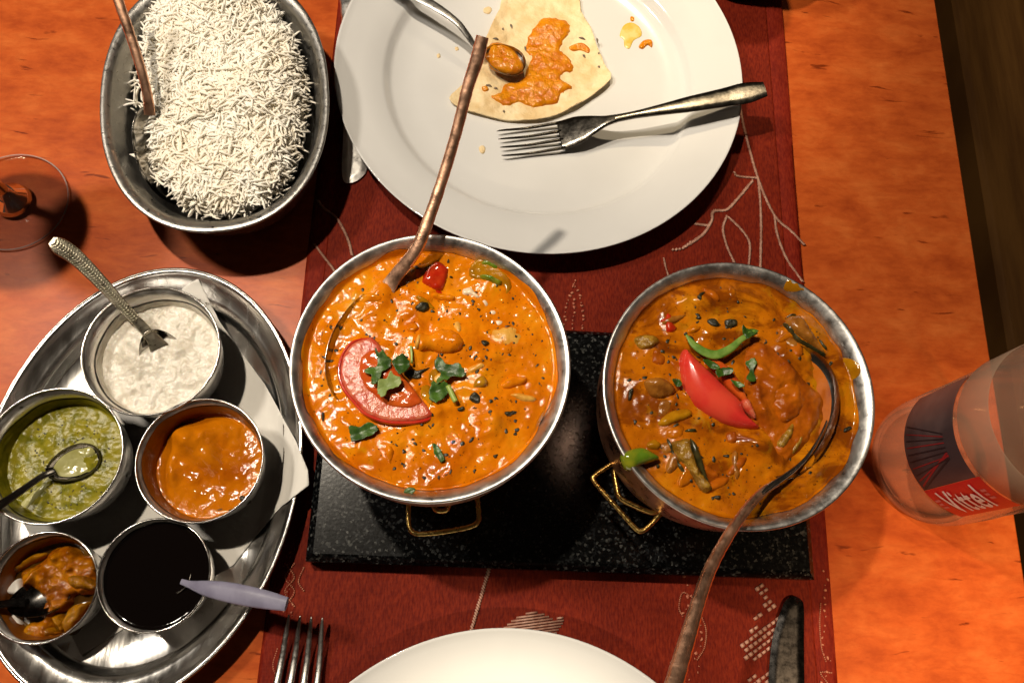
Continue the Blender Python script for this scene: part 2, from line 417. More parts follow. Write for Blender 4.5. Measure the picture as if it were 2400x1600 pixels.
def box(x0, x1, y0, y1, z0, z1, bev=0.0):
    if not bev:
        V = [(x, y, z) for z in (z0, z1) for x, y in ((x0, y0), (x1, y0), (x1, y1), (x0, y1))]
        return V, [(3, 2, 1, 0), (4, 5, 6, 7)] + [(i, (i + 1) % 4, 4 + (i + 1) % 4, 4 + i) for i in range(4)]
    V = []
    for z, i in ((z0, bev * .3), (z0 + bev * .3, 0), (z1 - bev, 0), (z1 - bev * .15, bev * .75), (z1, bev)):
        V += [(x0 + i, y0 + i, z), (x1 - i, y0 + i, z), (x1 - i, y1 - i, z), (x0 + i, y1 - i, z)]
    Fs = [(3, 2, 1, 0), (16, 17, 18, 19)]
    for l in range(4):
        Fs += [(l * 4 + i, l * 4 + (i + 1) % 4, l * 4 + 4 + (i + 1) % 4, l * 4 + 4 + i) for i in range(4)]
    return V, Fs
def lump(c, r, h, seed, n=9):
    """small uneven flattened lump"""
    rg = np.random.default_rng(seed); V, Fs = [], []
    rad = r * rg.uniform(.65, 1.25, n); st = rg.uniform(.6, 1.4); a0 = rg.uniform(0, 6.3)
    for s, z in ((1, 0), (.85, .7), (.45, 1.0)):
        for k in range(n):
            a = 2 * math.pi * k / n
            x, y = rad[k] * s * math.cos(a) * st, rad[k] * s * math.sin(a) / st
            V.append((c[0] + x * math.cos(a0) - y * math.sin(a0), c[1] + x * math.sin(a0) + y * math.cos(a0), c[2] + h * z))
    for l in range(2):
        for k in range(n): Fs.append((l * n + k, l * n + (k + 1) % n, l * n + n + (k + 1) % n, l * n + n + k))
    Fs.append(tuple(range(2 * n, 3 * n)))
    return V, Fs
def unit(v): v = np.array(v, float); return v / np.linalg.norm(v)
def spoon_bowl(c, axis, nrm, L, W, depth, thick=.0009, egg=.16):
    """axis points from the bowl towards the handle"""
    a = unit(axis); nz = unit(np.array(nrm) - a * (np.array(nrm, float) @ a)); b = np.cross(nz, a)
    V, Fs, n, R_ = [], [], 36, 9
    for lay in (0, 1):
        for i in range(R_):
            s = i / (R_ - 1)
            for k in range(n):
                q = 2 * math.pi * k / n
                u = L / 2 * s * math.cos(q); v = W / 2 * s * math.sin(q) * (1 - egg * math.cos(q))
                V.append(np.array(c) + a * u + b * v + nz * (-depth * (1 - s ** 2.4) - lay * thick))
    for lay in (0, 1):
        o = lay * n * R_
        for i in range(R_ - 1):
            for k in range(n):
                q = (o + i * n + k, o + i * n + (k + 1) % n, o + (i + 1) * n + (k + 1) % n, o + (i + 1) * n + k)
                Fs.append(q[::-1] if lay == 0 else q)
    e = (R_ - 1) * n
    for k in range(n): Fs.append((e + k, e + (k + 1) % n, n * R_ + e + (k + 1) % n, n * R_ + e + k))
    return V, Fs

def spoon_fill(c, axis, nrm, L, W, depth, fill, amp, seed, egg=.16, smax=.95, crown=0.0):
    a = unit(axis); nz = unit(np.array(nrm) - a * (np.array(nrm, float) @ a)); b = np.cross(nz, a)
    V, Fs, n, R_ = [], [], 72, 30
    for i in range(R_):
        s = smax * i / (R_ - 1)
        for k in range(n):
            q = 2 * math.pi * k / n
            u = L / 2 * s * math.cos(q); v = W / 2 * s * math.sin(q) * (1 - egg * math.cos(q))
            h = -depth * (1 - s ** 2.4) * (1 - fill * (1 - (s / smax) ** 6)) + .0004 + (amp * float(fbm(np.array(u), np.array(v), 170, seed, 4)) + crown * (1 - s * s)) * (1 - (s / smax) ** 4)
            V.append(np.array(c) + a * u + b * v + nz * h)
    for i in range(R_ - 1):
        for k in range(n): Fs.append((i * n + k, (i + 1) * n + k, (i + 1) * n + (k + 1) % n, i * n + (k + 1) % n))
    return V, Fs

# ------------------------------------------------------------------ the setting
tb = mk('table', box(-.75, .353, -.45, .95, -.028, 0, .002), 'wood', sharp=40); tb['kind'] = 'structure'
fl = mk('floor', box(-1.6, 1.6, -1.4, 1.6, -.77, -.72), 'floor'); fl['kind'] = 'structure'

tag(mk('wooden_bench', box(.580, 1.02, -1.2, 1.5, -.345, -.30, .006), 'floor', sharp=40), 'dark brown wooden bench below the right table edge', 'bench')

# ------------------------------------------------------------------ table runner with its embroidery
RX0, RX1, RY0, RY1 = -.1105, .227, -.30, .75
def runner_z(x, y): return .0013 + .0005 * fbm(np.asarray(x), np.asarray(y), 14, 5)
runner = thing('table_runner', 'dark red satin table runner embroidered with pale vines', 'table runner', (.06, .2, 0))
ol = [(RX0 + .012, RY0), (RX1 - .012, RY0), (RX1 - .012, RY1), (RX0 + .012, RY1)]
mk('cloth', sheet(ol, lambda x, y, d: runner_z(x, y), .006, lambda x, y, d: 0 * x + .0002), 'cloth', runner)
for x0, x1 in ((RX0, RX0 + .0122), (RX1 - .0122, RX1)):
    wob = [(x0 + (.0007 * math.sin(y * 21) if x0 == RX0 else 0), y) for y in np.linspace(RY0, RY1, 40)]
    wob += [(x1 + (.0007 * math.sin(y * 18) if x0 != RX0 else 0), y) for y in np.linspace(RY1, RY0, 40)]
    mk('hem', sheet(wob, lambda x, y, d: runner_z(x, y) + .0006 * np.clip(d / .0015, 0, 1), .003, lambda x, y, d: 0 * x + .0003), 'hem', runner)
def stitches(pts, width, mat='thread', name='embroidered_vine', step=.0011, z=.0018, slant=.9):
    P = catmull(np.array([at(a, b, z) for a, b in pts]), 24)
    seg = np.r_[0, np.cumsum(np.linalg.norm(np.diff(P, axis=0), axis=1))]
    parts = []
    for s in np.arange(0, seg[-1], step):
        c = np.array([np.interp(s, seg, P[:, i]) for i in range(3)])
        c2 = np.array([np.interp(min(s + step, seg[-1]), seg, P[:, i]) for i in range(3)])
        if np.linalg.norm(c2 - c) < 1e-6: continue
        t = unit(c2 - c); nrm = np.cross((0, 0, 1), t)
        dirv = unit(t * slant + nrm) * width / 2 * random.uniform(.8, 1.15)
        parts.append(tube([c - dirv, c + (0, 0, .0004), c + dirv], step * .85, step * .5, 5, k=1))
    return mk(name, join(parts), mat, runner)
O2, K2 = (1650, 0), .4464
cr = lambda L, o, k: [(o[0] + a * k, o[1] + b * k) for a, b in L]
stitches(cr([(190, 560), (215, 690), (285, 940), (370, 1130), (460, 1215), (528, 1285)], O2, K2), .0024)
stitches(cr([(285, 940), (295, 1050), (300, 1200), (296, 1420)], O2, K2), .0023)
stitches(cr([(370, 1130), (385, 1230), (430, 1350), (490, 1440), (520, 1480)], O2, K2), .0022)
stitches(cr([(255, 950), (180, 1040), (120, 1100), (50, 1110), (40, 1160), (0, 1225), (-60, 1270), (-110, 1300)], O2, K2), .0026)
stitches(cr([(120, 1135), (100, 1200), (120, 1290), (160, 1380)], O2, K2), .0021)
stitches(cr([(130, 1140), (200, 1210), (240, 1280), (235, 1400)], O2, K2), .0021)
stitches(cr([(160, 905), (180, 925), (285, 935)], O2, K2), .0020)
stitches(cr([(-45, 1175), (-10, 1180), (35, 1185)], O2, K2), .0022)
stitches([(1618, 568), (1600, 582), (1572, 586)], .0018, step=.0024)
stitches([(1556, 606), (1560, 625), (1566, 645)], .0016)
stitches([(745, 470), (759, 488), (788, 510), (806, 540), (818, 568), (826, 600)], .0022)
stitches([(737, 572), (756, 598), (778, 626), (800, 660)], .0020)
stitches([(1150, 1318), (1135, 1372), (1118, 1430), (1098, 1500)], .0026, step=.0016)
def motif(pts, z=.002, step=.0016, name='embroidered_leaf', mat='thread', ang=.5, fill=.8):
    """satin stitched leaf: parallel raised threads clipped to an outline"""
    O = loop_smooth([at(a, b, z)[:2] for a, b in pts], 5); parts = []
    d = np.array([math.cos(ang), math.sin(ang)]); n = np.array([-d[1], d[0]])
    s = O @ n
    for q in np.arange(s.min() + step / 2, s.max(), step):
        xs = []
        for i in range(len(O)):
            a, b = O[i], O[(i + 1) % len(O)]; sa, sb = a @ n - q, b @ n - q
            if sa * sb < 0: xs.append((a + (b - a) * sa / (sa - sb)) @ d)
        xs.sort()
        for a, b in zip(xs[::2], xs[1::2]):
            if b - a < .0008: continue
            A, B = d * a + n * q, d * b + n * q
            parts.append(tube([(*A, z - .0005), (*((A + B) / 2), z), (*B, z - .0005)], step * fill, step * .6, 5, k=1))
    return mk(name, join(parts), mat, runner)
motif(cr([(1500, 1010), (1560, 930), (1640, 885), (1720, 872), (1780, 890), (1830, 918), (1865, 888), (1885, 920), (1860, 970), (1800, 1040), (1650, 1060)], (600, 1100), .3827), ang=.15)
def netleaf(pts, step, size, name='lattice_leaf', ang=.6, mat='thread'):
    z = .0019
    O = np.array([at(a, b, z)[:2] for a, b in pts]); parts = []
    d = np.array([math.cos(ang), math.sin(ang)]); e = np.array([math.cos(ang + 1.75), math.sin(ang + 1.75)])
    c = O.mean(0)
    def inside(p):
        r = False
        for i in range(len(O)):
            a, b = O[i], O[(i + 1) % len(O)]
            if (a[1] > p[1]) != (b[1] > p[1]) and p[0] < (b[0] - a[0]) * (p[1] - a[1]) / (b[1] - a[1]) + a[0]: r = not r
        return r
    for i in range(-16, 17):
        for j in range(-16, 17):
            p = c + d * i * step + e * j * step
            if inside(p):
                h = d * size / 2
                parts.append(tube([(*(p - h), z - .0003), (*p, z + .0001), (*(p + h), z - .0003)], size * random.uniform(.6, .9), .0006, 6, k=1, power=4))
    return mk(name, join(parts), mat, runner)
O3, K3 = (1400, 1150), .4252
netleaf(cr([(865, 490), (920, 520), (985, 640), (960, 660), (910, 620)], O3, K3), .0034, .0026)
netleaf(cr([(860, 660), (930, 680), (960, 650), (900, 720), (840, 700)], O3, K3), .0034, .0027)
netleaf(cr([(850, 750), (930, 740), (1000, 690), (980, 830), (900, 930), (830, 940), (790, 860)], O3, K3), .0034, .0026)
netleaf(cr([(830, 1040), (900, 1000), (945, 990), (945, 1100), (830, 1100)], O3, K3), .0034, .0026)
def beads(pts, name='stitched_border', mat='threaddim', size=.0011, step=.004, wob=.0):
    P = catmull(np.array([at(a, b, .0019) for a, b in pts]), 16)
    seg = np.r_[0, np.cumsum(np.linalg.norm(np.diff(P, axis=0), axis=1))]; parts = []
    for s in np.arange(0, seg[-1], step):
        c = [np.interp(s, seg, P[:, i]) for i in range(3)]
        c[0] += random.gauss(0, wob); c[1] += random.gauss(0, wob)
        parts.append(lump(c, size * random.uniform(.4, 1.1), .0005, random.randint(0, 9999), 6))
    return mk(name, join(parts), mat, runner)
beads(cr([(1250, 440), (1270, 560), (1250, 700), (1240, 800), (1250, 900), (1290, 960), (1240, 1060)], O3, K3), wob=.0009)
beads(cr([(470, 480), (500, 570), (470, 690), (500, 830), (550, 920), (560, 960), (480, 1060)], O3, K3), wob=.0012)
beads(cr([(560, 700), (575, 800), (565, 880)], O3, K3), size=.0012)
for q in ([(1230, 620), (1225, 740), (1235, 860), (1260, 940)], [(1290, 1000), (1230, 1000), (1270, 1058)], [(560, 660), (598, 760), (590, 860), (550, 930)],
          [(470, 690), (450, 640), (470, 560), (530, 590)]):
    stitches(cr(q, O3, K3), .0008, 'threaddim', 'fine_stitch', .0011)
for q in ([(690, 1320), (668, 1352), (690, 1385), (668, 1420)], [(668, 1320), (690, 1352), (668, 1385), (690, 1420)], [(712, 1330), (700, 1362), (714, 1386)], [(650, 1520), (640, 1560), (655, 1600)]):
    stitches(q, .0008, 'threaddim', 'fine_stitch', .0012)
beads([(684, 1285), (675, 1370), (682, 1460)], wob=.0022, step=.0025, size=.0007)
for q in ([(1322, 790), (1324, 735), (1335, 690), (1352, 650)], [(1365, 790), (1366, 740), (1360, 700), (1346, 660)], [(1342, 770), (1345, 730), (1346, 700)]):
    beads(q, size=.0012, step=.003, wob=.0004)

# ------------------------------------------------------------------ granite slab
mk_slab = mk('granite_slab', box(-.0885, .2115, .0265, .1755, .0022, .020, .0045), 'granite', sharp=25)
tag(mk_slab, 'black speckled granite warming slab under the two curry bowls', 'stone slab')

# ------------------------------------------------------------------ plates
def plate(c, label, R_=.1435, well=.108):
    p = thing('dinner_plate', label, 'plate', (*c, .001), 'white dinner plates')
    k = R_ / .1435
    prof = [(.0005, .0065), (.05 * k, .0068), (.088 * k, .0070), (well - .004, .0074), (well - .0005, .0096), (well + .0016, .0128), (well + .0045, .0150),
            (.126 * k, .0188), (.138 * k, .0224), (.1420 * k, .0238), (.1433 * k, .0247), (.1438 * k, .0243), (.1436 * k, .0232), (.138 * k, .0196), (.115 * k, .0130),
            (.100 * k, .0055), (.086 * k, .0028), (.084 * k, .0016), (.080 * k, .0016), (.078 * k, .0036), (.0005, .0040)]
    mk('body', lathe(prof, c, 160), 'porcelain', p)
    return p
PC = np.array([.0402, .3678])
plate(PC, 'white porcelain plate holding the poppadom piece, spoon and fork')
plate((.0311, -.1463), 'empty white plate cut off by the bottom edge', .1400)
def plate_z(r): return np.interp(r, [0, .088, .102, .107, .111, .116, .126, .138, .1435], [.0065, .0070, .0078, .0100, .0130, .0152, .0188, .0222, .0247])

# ------------------------------------------------------------------ curry bowls
RIMZ = .120
LINER = [(.0002, .040), (.030, .041), (.045, .052), (.053, .070), (.0575, .090), (.0600, .104), (.0620, .1115), (.0645, .1165), (.0672, .1190), (.0688, .1199), (.0696, .1197), (.0699, .1188), (.0692, .1178), (.0682, .1172)]
LR = [r for r, z in LINER[:11]]; LZ = [z for r, z in LINER[:11]]
def liner_z(r): return np.interp(r, LR, LZ)
BODY = [(.0684, .1174), (.0668, .112), (.0662, .104), (.0668, .092), (.0665, .080), (.0640, .065), (.0580, .049), (.0490, .036), (.0430, .029), (.0425, .0215), (.0400, .0205), (.0002, .0205)]
def karahi(c, label, hpath, mount, others):
    b = thing('curry_bowl', label, 'bowl', (*c, .0202), 'copper curry bowls on the slab')
    mk('copper_body', lathe(BODY, c, 128), 'copper', b)
    mk('steel_liner', lathe(LINER, c, 160), 'steel', b)
    for hp, mt in ((hpath, mount), others):
        h = mk('handle', tube(hp, .0026, .0026, 6, power=3, k=10, twist=900), 'brass', b)
        mk('mount', tube(mt, .0030, .0060, 8, k=6), 'brass', h)
    return b
def mirror(P, c): P = np.array(P); return np.c_[2 * c[0] - P[:, 0], 2 * c[1] - P[:, 1], P[:, 2]]
B1 = np.array([-.0187, .1191]); B2 = np.array([.1369, .1122])
h1 = px([(960, 1150), (957, 1195), (959, 1232), (973, 1249), (1010, 1249), (1050, 1244), (1100, 1234), (1120, 1222), (1122, 1200), (1117, 1150)], .070)
m1 = px([(1010, 1165), (1020, 1192), (1034, 1197), (1048, 1192), (1058, 1165)], .066)
karahi(B1, 'steel lined copper bowl of orange curry nearest the chutney tray', h1, m1, (mirror(h1, B1), mirror(m1, B1)))
h2 = px([(1470, 1060), (1428, 1090), (1396, 1112), (1393, 1128), (1443, 1186), (1490, 1238), (1505, 1243), (1520, 1233), (1545, 1207), (1580, 1170)], .070)
m2 = px([(1437, 1100), (1444, 1140), (1452, 1165), (1480, 1182), (1525, 1200), (1545, 1195)], .066)
karahi(B2, 'steel lined copper bowl of vegetable curry beside the water bottle', h2, m2, (mirror(h2, B2), mirror(m2, B2)))

def ring(c, r, amp, n=140, seed=0, sc=3.0):
    a = np.linspace(0, 2 * math.pi, n, endpoint=False)
    q = r + amp * (vn(np.cos(a) * sc + 7, np.sin(a) * sc + 7, seed) + .5 * vn(np.cos(a) * sc * 3 + 7, np.sin(a) * sc * 3 + 7, seed + 4))
    return np.c_[c[0] + q * np.cos(a), c[1] + q * np.sin(a)]
def lumps_field(cx, cy, rr, num, seed, rmin, rmax, hmin, hmax, bias=None):
    rg = np.random.default_rng(seed); L = []
    while len(L) < num:
        x, y = rg.uniform(-rr, rr, 2)
        if x * x + y * y > rr * rr: continue
        if bias is not None and rg.random() > bias(x / rr, y / rr): continue
        s = rg.uniform(rmin, rmax)
        L.append((cx + x, cy + y, s, rg.uniform(hmin, hmax) * (s / rmax), rg.uniform(.6, 1.6), rg.uniform(0, 3.14)))
    return L
def add_lumps(x, y, L):
    h = np.zeros_like(x)
    for cx, cy, s, a, e, th in L:
        u = (x - cx) * math.cos(th) + (y - cy) * math.sin(th); v = -(x - cx) * math.sin(th) + (y - cy) * math.cos(th)
        q = (u / (s * e)) ** 2 + (v * e / s) ** 2
        h += a * np.exp(-q)
    return h
LV1 = .1130
L1 = lumps_field(*B1, .056, 55, 1, .003, .009, .0006, .0030, lambda x, y: .75 - .35 * x) + lumps_field(*B1, .058, 150, 2, .0012, .003, .0004, .0012, lambda x, y: .7 - .45 * x)
for p, s, a in (((1075, 815), .0085, .0045), ((1040, 790), .006, .002), ((1190, 800), .008, .002), ((740, 760), .007, .003), ((735, 830), .006, .0025), ((880, 740), .007, .002), ((1170, 650), .011, .003)):
    q = at(*p, LV1); L1.append((q[0], q[1], s, a, 1.0, 0))
def top1(x, y):
    r = np.hypot(x - B1[0], y - B1[1])
    lev = LV1 + add_lumps(x, y, L1) * np.clip((.063 - r) / .008, 0, 1) + .0007 * fbm(x, y, 260, 2, 3)
    return lev
def surf(topf, c):
    def z(x, y, d):
        r = np.hypot(x - c[0], y - c[1])
        return np.maximum(topf(x, y) - .0012 * (1 - np.clip(d / .0015, 0, 1)), liner_z(r) + .0004 + .0006 * np.clip(d / .002, 0, 1))
    return z
curry1 = thing('paneer_curry', 'creamy orange curry flecked with black herbs', 'curry', (*B1, LV1 - .02))
out1 = ring(B1, .0634, .0026, 160, 3)
mk('sauce', sheet(out1, surf(top1, B1), .0007), 'curry', curry1)
def flecks(parent, c, topf, num, rr, seed, rmin=.00035, rmax=.0015):
    rg = np.random.default_rng(seed); parts = []
    for i in range(num):
        a, r = rg.uniform(0, 6.283), rr * math.sqrt(rg.random())
        x, y = c[0] + r * math.cos(a), c[1] + r * math.sin(a)
        parts.append(lump((x, y, float(topf(np.array([x]), np.array([y]))[0]) - .0003), rmin + (rmax - rmin) * rg.random() ** 2.2, .0006, seed * 991 + i, 7))
    o = mk('herb_flecks', join(parts), 'fleck', parent); o['kind'] = 'stuff'
def chunk(name, pts, mat, topf, h, parent, z0=LV1, wid=.002, cell=.0009, rough=.0006, k=4, label=None, sink=.001):
    O = loop_smooth(np.array([at(a, b, z0 + h * .6)[:2] for a, b in pts]), k)
    def zt(x, y, d): return topf(x, y) - sink + dome(d, h + sink, wid) + rough * fbm(x, y, 420, len(pts), 2)
    o = mk(name, sheet(O, zt, cell, lambda x, y, d: topf(x, y) - .003), mat, parent)
    if label: o['label'] = label
    return o
flecks(curry1, B1, top1, 260, .058, 11)
O5, K5 = (960, 560), .2550; O4, K4 = (680, 640), .2679; O5b, K5b = (660, 530), .4274
for q in ([(45, 640), (100, 590), (175, 585), (185, 640), (130, 680), (80, 670)], [(650, 950), (690, 930), (740, 960), (690, 1000)], [(0, 1190), (90, 1200), (200, 1170), (100, 1250), (0, 1290), (-60, 1230)],
          [(540, 1470), (590, 1410), (650, 1450), (640, 1520), (590, 1510)], [(340, 200), (365, 180), (370, 225), (345, 230)], [(365, 335), (400, 345), (395, 365), (365, 360)], [(610, 635), (655, 640), (640, 668)]):
    chunk('herb_leaf', cr(q, O5, K5), 'fleck', top1, .0014, curry1, wid=.0012, cell=.0006)
for q in ([(700, 780), (760, 800), (765, 835), (720, 840), (690, 810)], [(960, 1000), (1000, 985), (1005, 1010), (975, 1020)], [(1220, 1020), (1275, 1015), (1255, 1045), (1225, 1040)], [(1265, 1140), (1290, 1120), (1290, 1150)], [(1155, 1255), (1190, 1245), (1175, 1275)], [(850, 1370), (870, 1365), (865, 1395)], [(215, 1020), (235, 1020), (235, 1060), (220, 1070)], [(260, 545), (335, 540), (330, 570), (280, 580)], [(215, 715), (245, 712), (240, 735)]):
    chunk('herb_leaf', cr(q, O5b, K5b), 'fleck', top1, .0012, curry1, wid=.0012, cell=.0006)
chunk('red_pepper_piece', cr([(110, 380), (140, 290), (250, 195), (320, 230), (360, 290), (335, 400), (300, 470), (230, 470), (120, 410)], O5, K5), 'chilli', top1, .0026, curry1, wid=.004)
chunk('red_pepper_piece', cr([(200, 450), (300, 440), (340, 540), (290, 560)], O5, K5), 'chilli', top1, .0002, curry1, wid=.004)
chunk('green_pepper_piece', cr([(640, 330), (720, 330), (810, 370), (855, 395), (830, 440), (760, 410), (660, 370)], O5, K5), 'pepper', top1, .0030, curry1, wid=.003)
chunk('green_pepper_piece', cr([(640, 220), (720, 170), (800, 215), (840, 250), (800, 280), (720, 250)], O5, K5), 'pepper', top1, .0022, curry1, wid=.004)
chunk('oil_pool', cr([(540, 260), (620, 180), (760, 160), (860, 230), (930, 350), (945, 460), (880, 520), (860, 440), (740, 390), (560, 370)], O5, K5), 'oil', top1, .0008, curry1, wid=.003)
chunk('paneer_cube', cr([(40, 940), (90, 860), (180, 870), (290, 820), (420, 850), (500, 950), (470, 1040), (330, 1060), (200, 1030), (90, 1040)], O5, K5), 'curry', top1, .0042, curry1, wid=.006, rough=.001)
chunk('paneer_cube', cr([(45, 960), (75, 880), (115, 890), (120, 960), (80, 1020), (50, 1010)], O5, K5), 'paneer', top1, .0058, curry1, wid=.004)
chunk('paneer_cube', cr([(530, 1190), (660, 1150), (690, 1190), (600, 1230), (550, 1250)], O5, K5), 'paneer', top1, .0016, curry1, wid=.003)
chunk('paneer_cube', cr([(720, 880), (800, 800), (960, 800), (1050, 900), (1000, 980), (880, 1000), (760, 960)], O5, K5), 'paneer', top1, .0004, curry1, wid=.006)
for q, h in (([(478, 490), (490, 455), (560, 440), (610, 490), (650, 535), (620, 550), (560, 520), (500, 520)], .0012), ([(660, 570), (700, 560), (730, 600), (700, 625)], .0006), ([(735, 650), (790, 650), (800, 690), (750, 700)], .0005), ([(780, 740), (860, 750), (850, 790), (800, 800)], .0004)):
    chunk('cream_swirl', cr(q, O5, K5), 'cream', top1, h, curry1, wid=.002, cell=.0007, rough=.0001)
def sunk(parent, c, topf, n, seed, names, hmax, avoid=()):
    rg = np.random.default_rng(seed); k = 0
    while k < n:
        a, r = rg.uniform(0, 6.283), .054 * math.sqrt(rg.random()); x, y = c[0] + r * math.cos(a), c[1] + r * math.sin(a)
        if any(math.hypot(x - ax, y - ay) < ar for ax, ay, ar in avoid): continue
        nm, mt = names[rg.integers(len(names))]; k += 1
        L, W = rg.uniform(.003, .0075), rg.uniform(.002, .0042); th = rg.uniform(0, 3.14)
        ang = np.linspace(0, 6.283, 9)[:-1]; q = rg.uniform(.75, 1.2, 8)
        O = np.c_[x + q * (L * np.cos(ang) * math.cos(th) - W * np.sin(ang) * math.sin(th)), y + q * (L * np.cos(ang) * math.sin(th) + W * np.sin(ang) * math.cos(th))]
        h = rg.uniform(.3, 1) * hmax
        mk(nm, sheet(loop_smooth(O, 3), lambda x, y, d: topf(x, y) - .001 + dome(d, h + .001, .0025) + .0007 * fbm(x, y, 380, k, 2), .0009), mt, parent)
sunk(curry1, B1, top1, 16, 61, [('paneer_cube', 'curry'), ('paneer_cube', 'curry'), ('paneer_cube', 'paneer'), ('onion_and_glare_piece', 'oil')], .0022, [(*at(900, 880, .113)[:2], .024), (*at(1130, 650, .113)[:2], .016)])
# tomato slice lying in the first bowl
tom = thing('tomato_slice', 'curved tomato slice with pink flesh in the paneer curry', 'tomato', at(880, 880, LV1))
TZ = lambda x, y: top1(x, y) * .15 + (LV1 + .0026) * .85
to = loop_smooth([at(a, b, .1155)[:2] for a, b in cr([(490, 615), (400, 640), (345, 700), (320, 790), (340, 880), (400, 960), (470, 1030), (580, 1070), (700, 1075), (790, 1060), (830, 1030), (770, 950), (700, 860), (620, 770), (560, 690), (530, 640)], O5b, K5b)], 5)
mk('flesh', sheet(to, lambda x, y, d: TZ(x, y) + dome(d, .0022, .0014) + .0003 * fbm(x, y, 500, 1, 2), .0009, lambda x, y, d: TZ(x, y) - .006), 'tomflesh', tom, sharp=60)
ti = loop_smooth([at(a, b, .117)[:2] for a, b in cr([(500, 680), (440, 720), (425, 790), (450, 870), (510, 930), (580, 980), (680, 1000), (740, 985), (770, 960), (700, 865), (620, 775), (560, 700)], O5b, K5b)], 5)
mk('pulp', sheet(ti, lambda x, y, d: TZ(x, y) + .0020 + dome(d, .0016, .004) + .0008 * fbm(x, y, 260, 9, 2), .0009, lambda x, y, d: TZ(x, y) + .0005), 'tompulp', tom)
sk = np.array([(*at(a, b, .1150)[:2], .1152) for a, b in cr([(500, 612), (400, 636), (342, 698), (316, 790), (336, 882), (396, 964), (467, 1035), (578, 1076), (700, 1081), (795, 1066), (832, 1036)], O5b, K5b)])
mk('skin', tube(sk, [.0005] + [.0018] * 9 + [.0005], [.001] + [.0042] * 9 + [.001], 10, k=6), 'tomskin', tom)

def leafobj(pts, topf, label, mat='leaf', lift=.002, z0=.1165, curl=.0016, grp='coriander leaves on the curries', name='coriander_leaf', cat='herb leaf'):
    O = loop_smooth(np.array([at(a, b, z0)[:2] for a, b in pts]), 4)
    c = O.mean(0); O = c + (O - c) * (1 + RNG.uniform(-.10, .07, len(O)))[:, None]; sz = np.ptp(O, axis=0).max()
    th = random.uniform(0, 3.14)
    zc = float(topf(np.array([c[0]]), np.array([c[1]]))[0])
    def zt(x, y, d):
        u = ((x - c[0]) * math.cos(th) + (y - c[1]) * math.sin(th)) / sz; v = (-(x - c[0]) * math.sin(th) + (y - c[1]) * math.cos(th)) / sz
        return zc + lift + curl * (np.abs(v) * 2.2 - u * .6) + .00015 * np.sin(u * 16) + .0004 * fbm(x, y, 350, 3, 2)
    o = mk(name, sheet(O, zt, .0007, lambda x, y, d: zt(x, y, d) - .00035), mat)
    return tag(o, label, cat, grp)
t1 = lambda x, y: np.maximum(top1(x, y), LV1 + .001)
tt = lambda x, y: TZ(x, y) + .0025
leafobj(cr([(750, 690), (790, 720), (820, 700), (860, 745), (885, 780), (870, 850), (815, 885), (800, 930), (790, 960), (735, 1010), (715, 960), (728, 915), (690, 905), (650, 880), (700, 845), (760, 840), (772, 790)], O4, K4), tt, 'dark three lobed coriander leaf on the pink tomato slice', lift=.003)
leafobj(cr([(895, 800), (940, 760), (990, 740), (1040, 780), (1050, 830), (1000, 900), (960, 910), (920, 860)], O4, K4), tt, 'rounded green coriander leaf at the edge of the pink tomato slice', lift=.0035)
leafobj(cr([(890, 890), (930, 930), (975, 940), (965, 1010), (900, 1040), (860, 1050), (850, 1085), (830, 1115), (790, 1100), (775, 1050), (790, 965), (850, 955), (870, 920)], O4, K4), tt, 'pale underside of a coriander leaf on the pink tomato slice', 'leafpale', lift=.005)
leafobj(cr([(515, 1345), (560, 1335), (620, 1340), (680, 1300), (740, 1320), (770, 1370), (720, 1410), (650, 1440), (600, 1460), (535, 1480), (520, 1410)], O4, K4), t1, 'dark folded coriander leaf below the pink tomato slice', lift=.0018)
leafobj(cr([(235, 1100), (290, 1100), (330, 1150), (380, 1165), (440, 1145), (490, 1200), (510, 1260), (460, 1275), (390, 1265), (350, 1300), (300, 1310), (255, 1340), (250, 1300), (290, 1240), (225, 1180)], O5, K5), t1, 'dark green lobed coriander leaf in the middle of the paneer curry', lift=.0035)
leafobj(cr([(210, 1310), (260, 1330), (300, 1310), (340, 1320), (360, 1390), (330, 1450), (280, 1490), (240, 1515), (190, 1480), (175, 1420), (200, 1360)], O5, K5), t1, 'scalloped coriander leaf beside the short pale stem', lift=.003)
leafobj(cr([(828, 1185), (860, 1205), (880, 1240), (893, 1278), (870, 1290), (850, 1260), (835, 1240)], O5b, K5b), t1, 'small pointed coriander leaf near the lower edge of the paneer curry', lift=.0014)
leafobj(cr([(670, 1448), (700, 1430), (735, 1440), (725, 1462), (690, 1470)], O5b, K5b), lambda x, y: liner_z(np.hypot(x - B1[0], y - B1[1])) + .0008, 'tiny coriander scrap stuck on the lower steel rim', lift=.0006, curl=.0003)
for q, lb in (([(353, 1348), (378, 1400), (400, 1450), (424, 1495)], 'short pale cut coriander stem in the paneer curry'), ([(12, 985), (20, 1060), (18, 1140)], 'thin upright coriander stem above the pink tomato slice')):
    P = px(cr(q, O5, K5), LV1 + .0045)
    tag(mk('coriander_sprig', tube(P, .0028 if len(q) == 4 else .0014, None, 8, k=4), 'stem'), lb, 'herb stem', 'coriander stems on the curry')

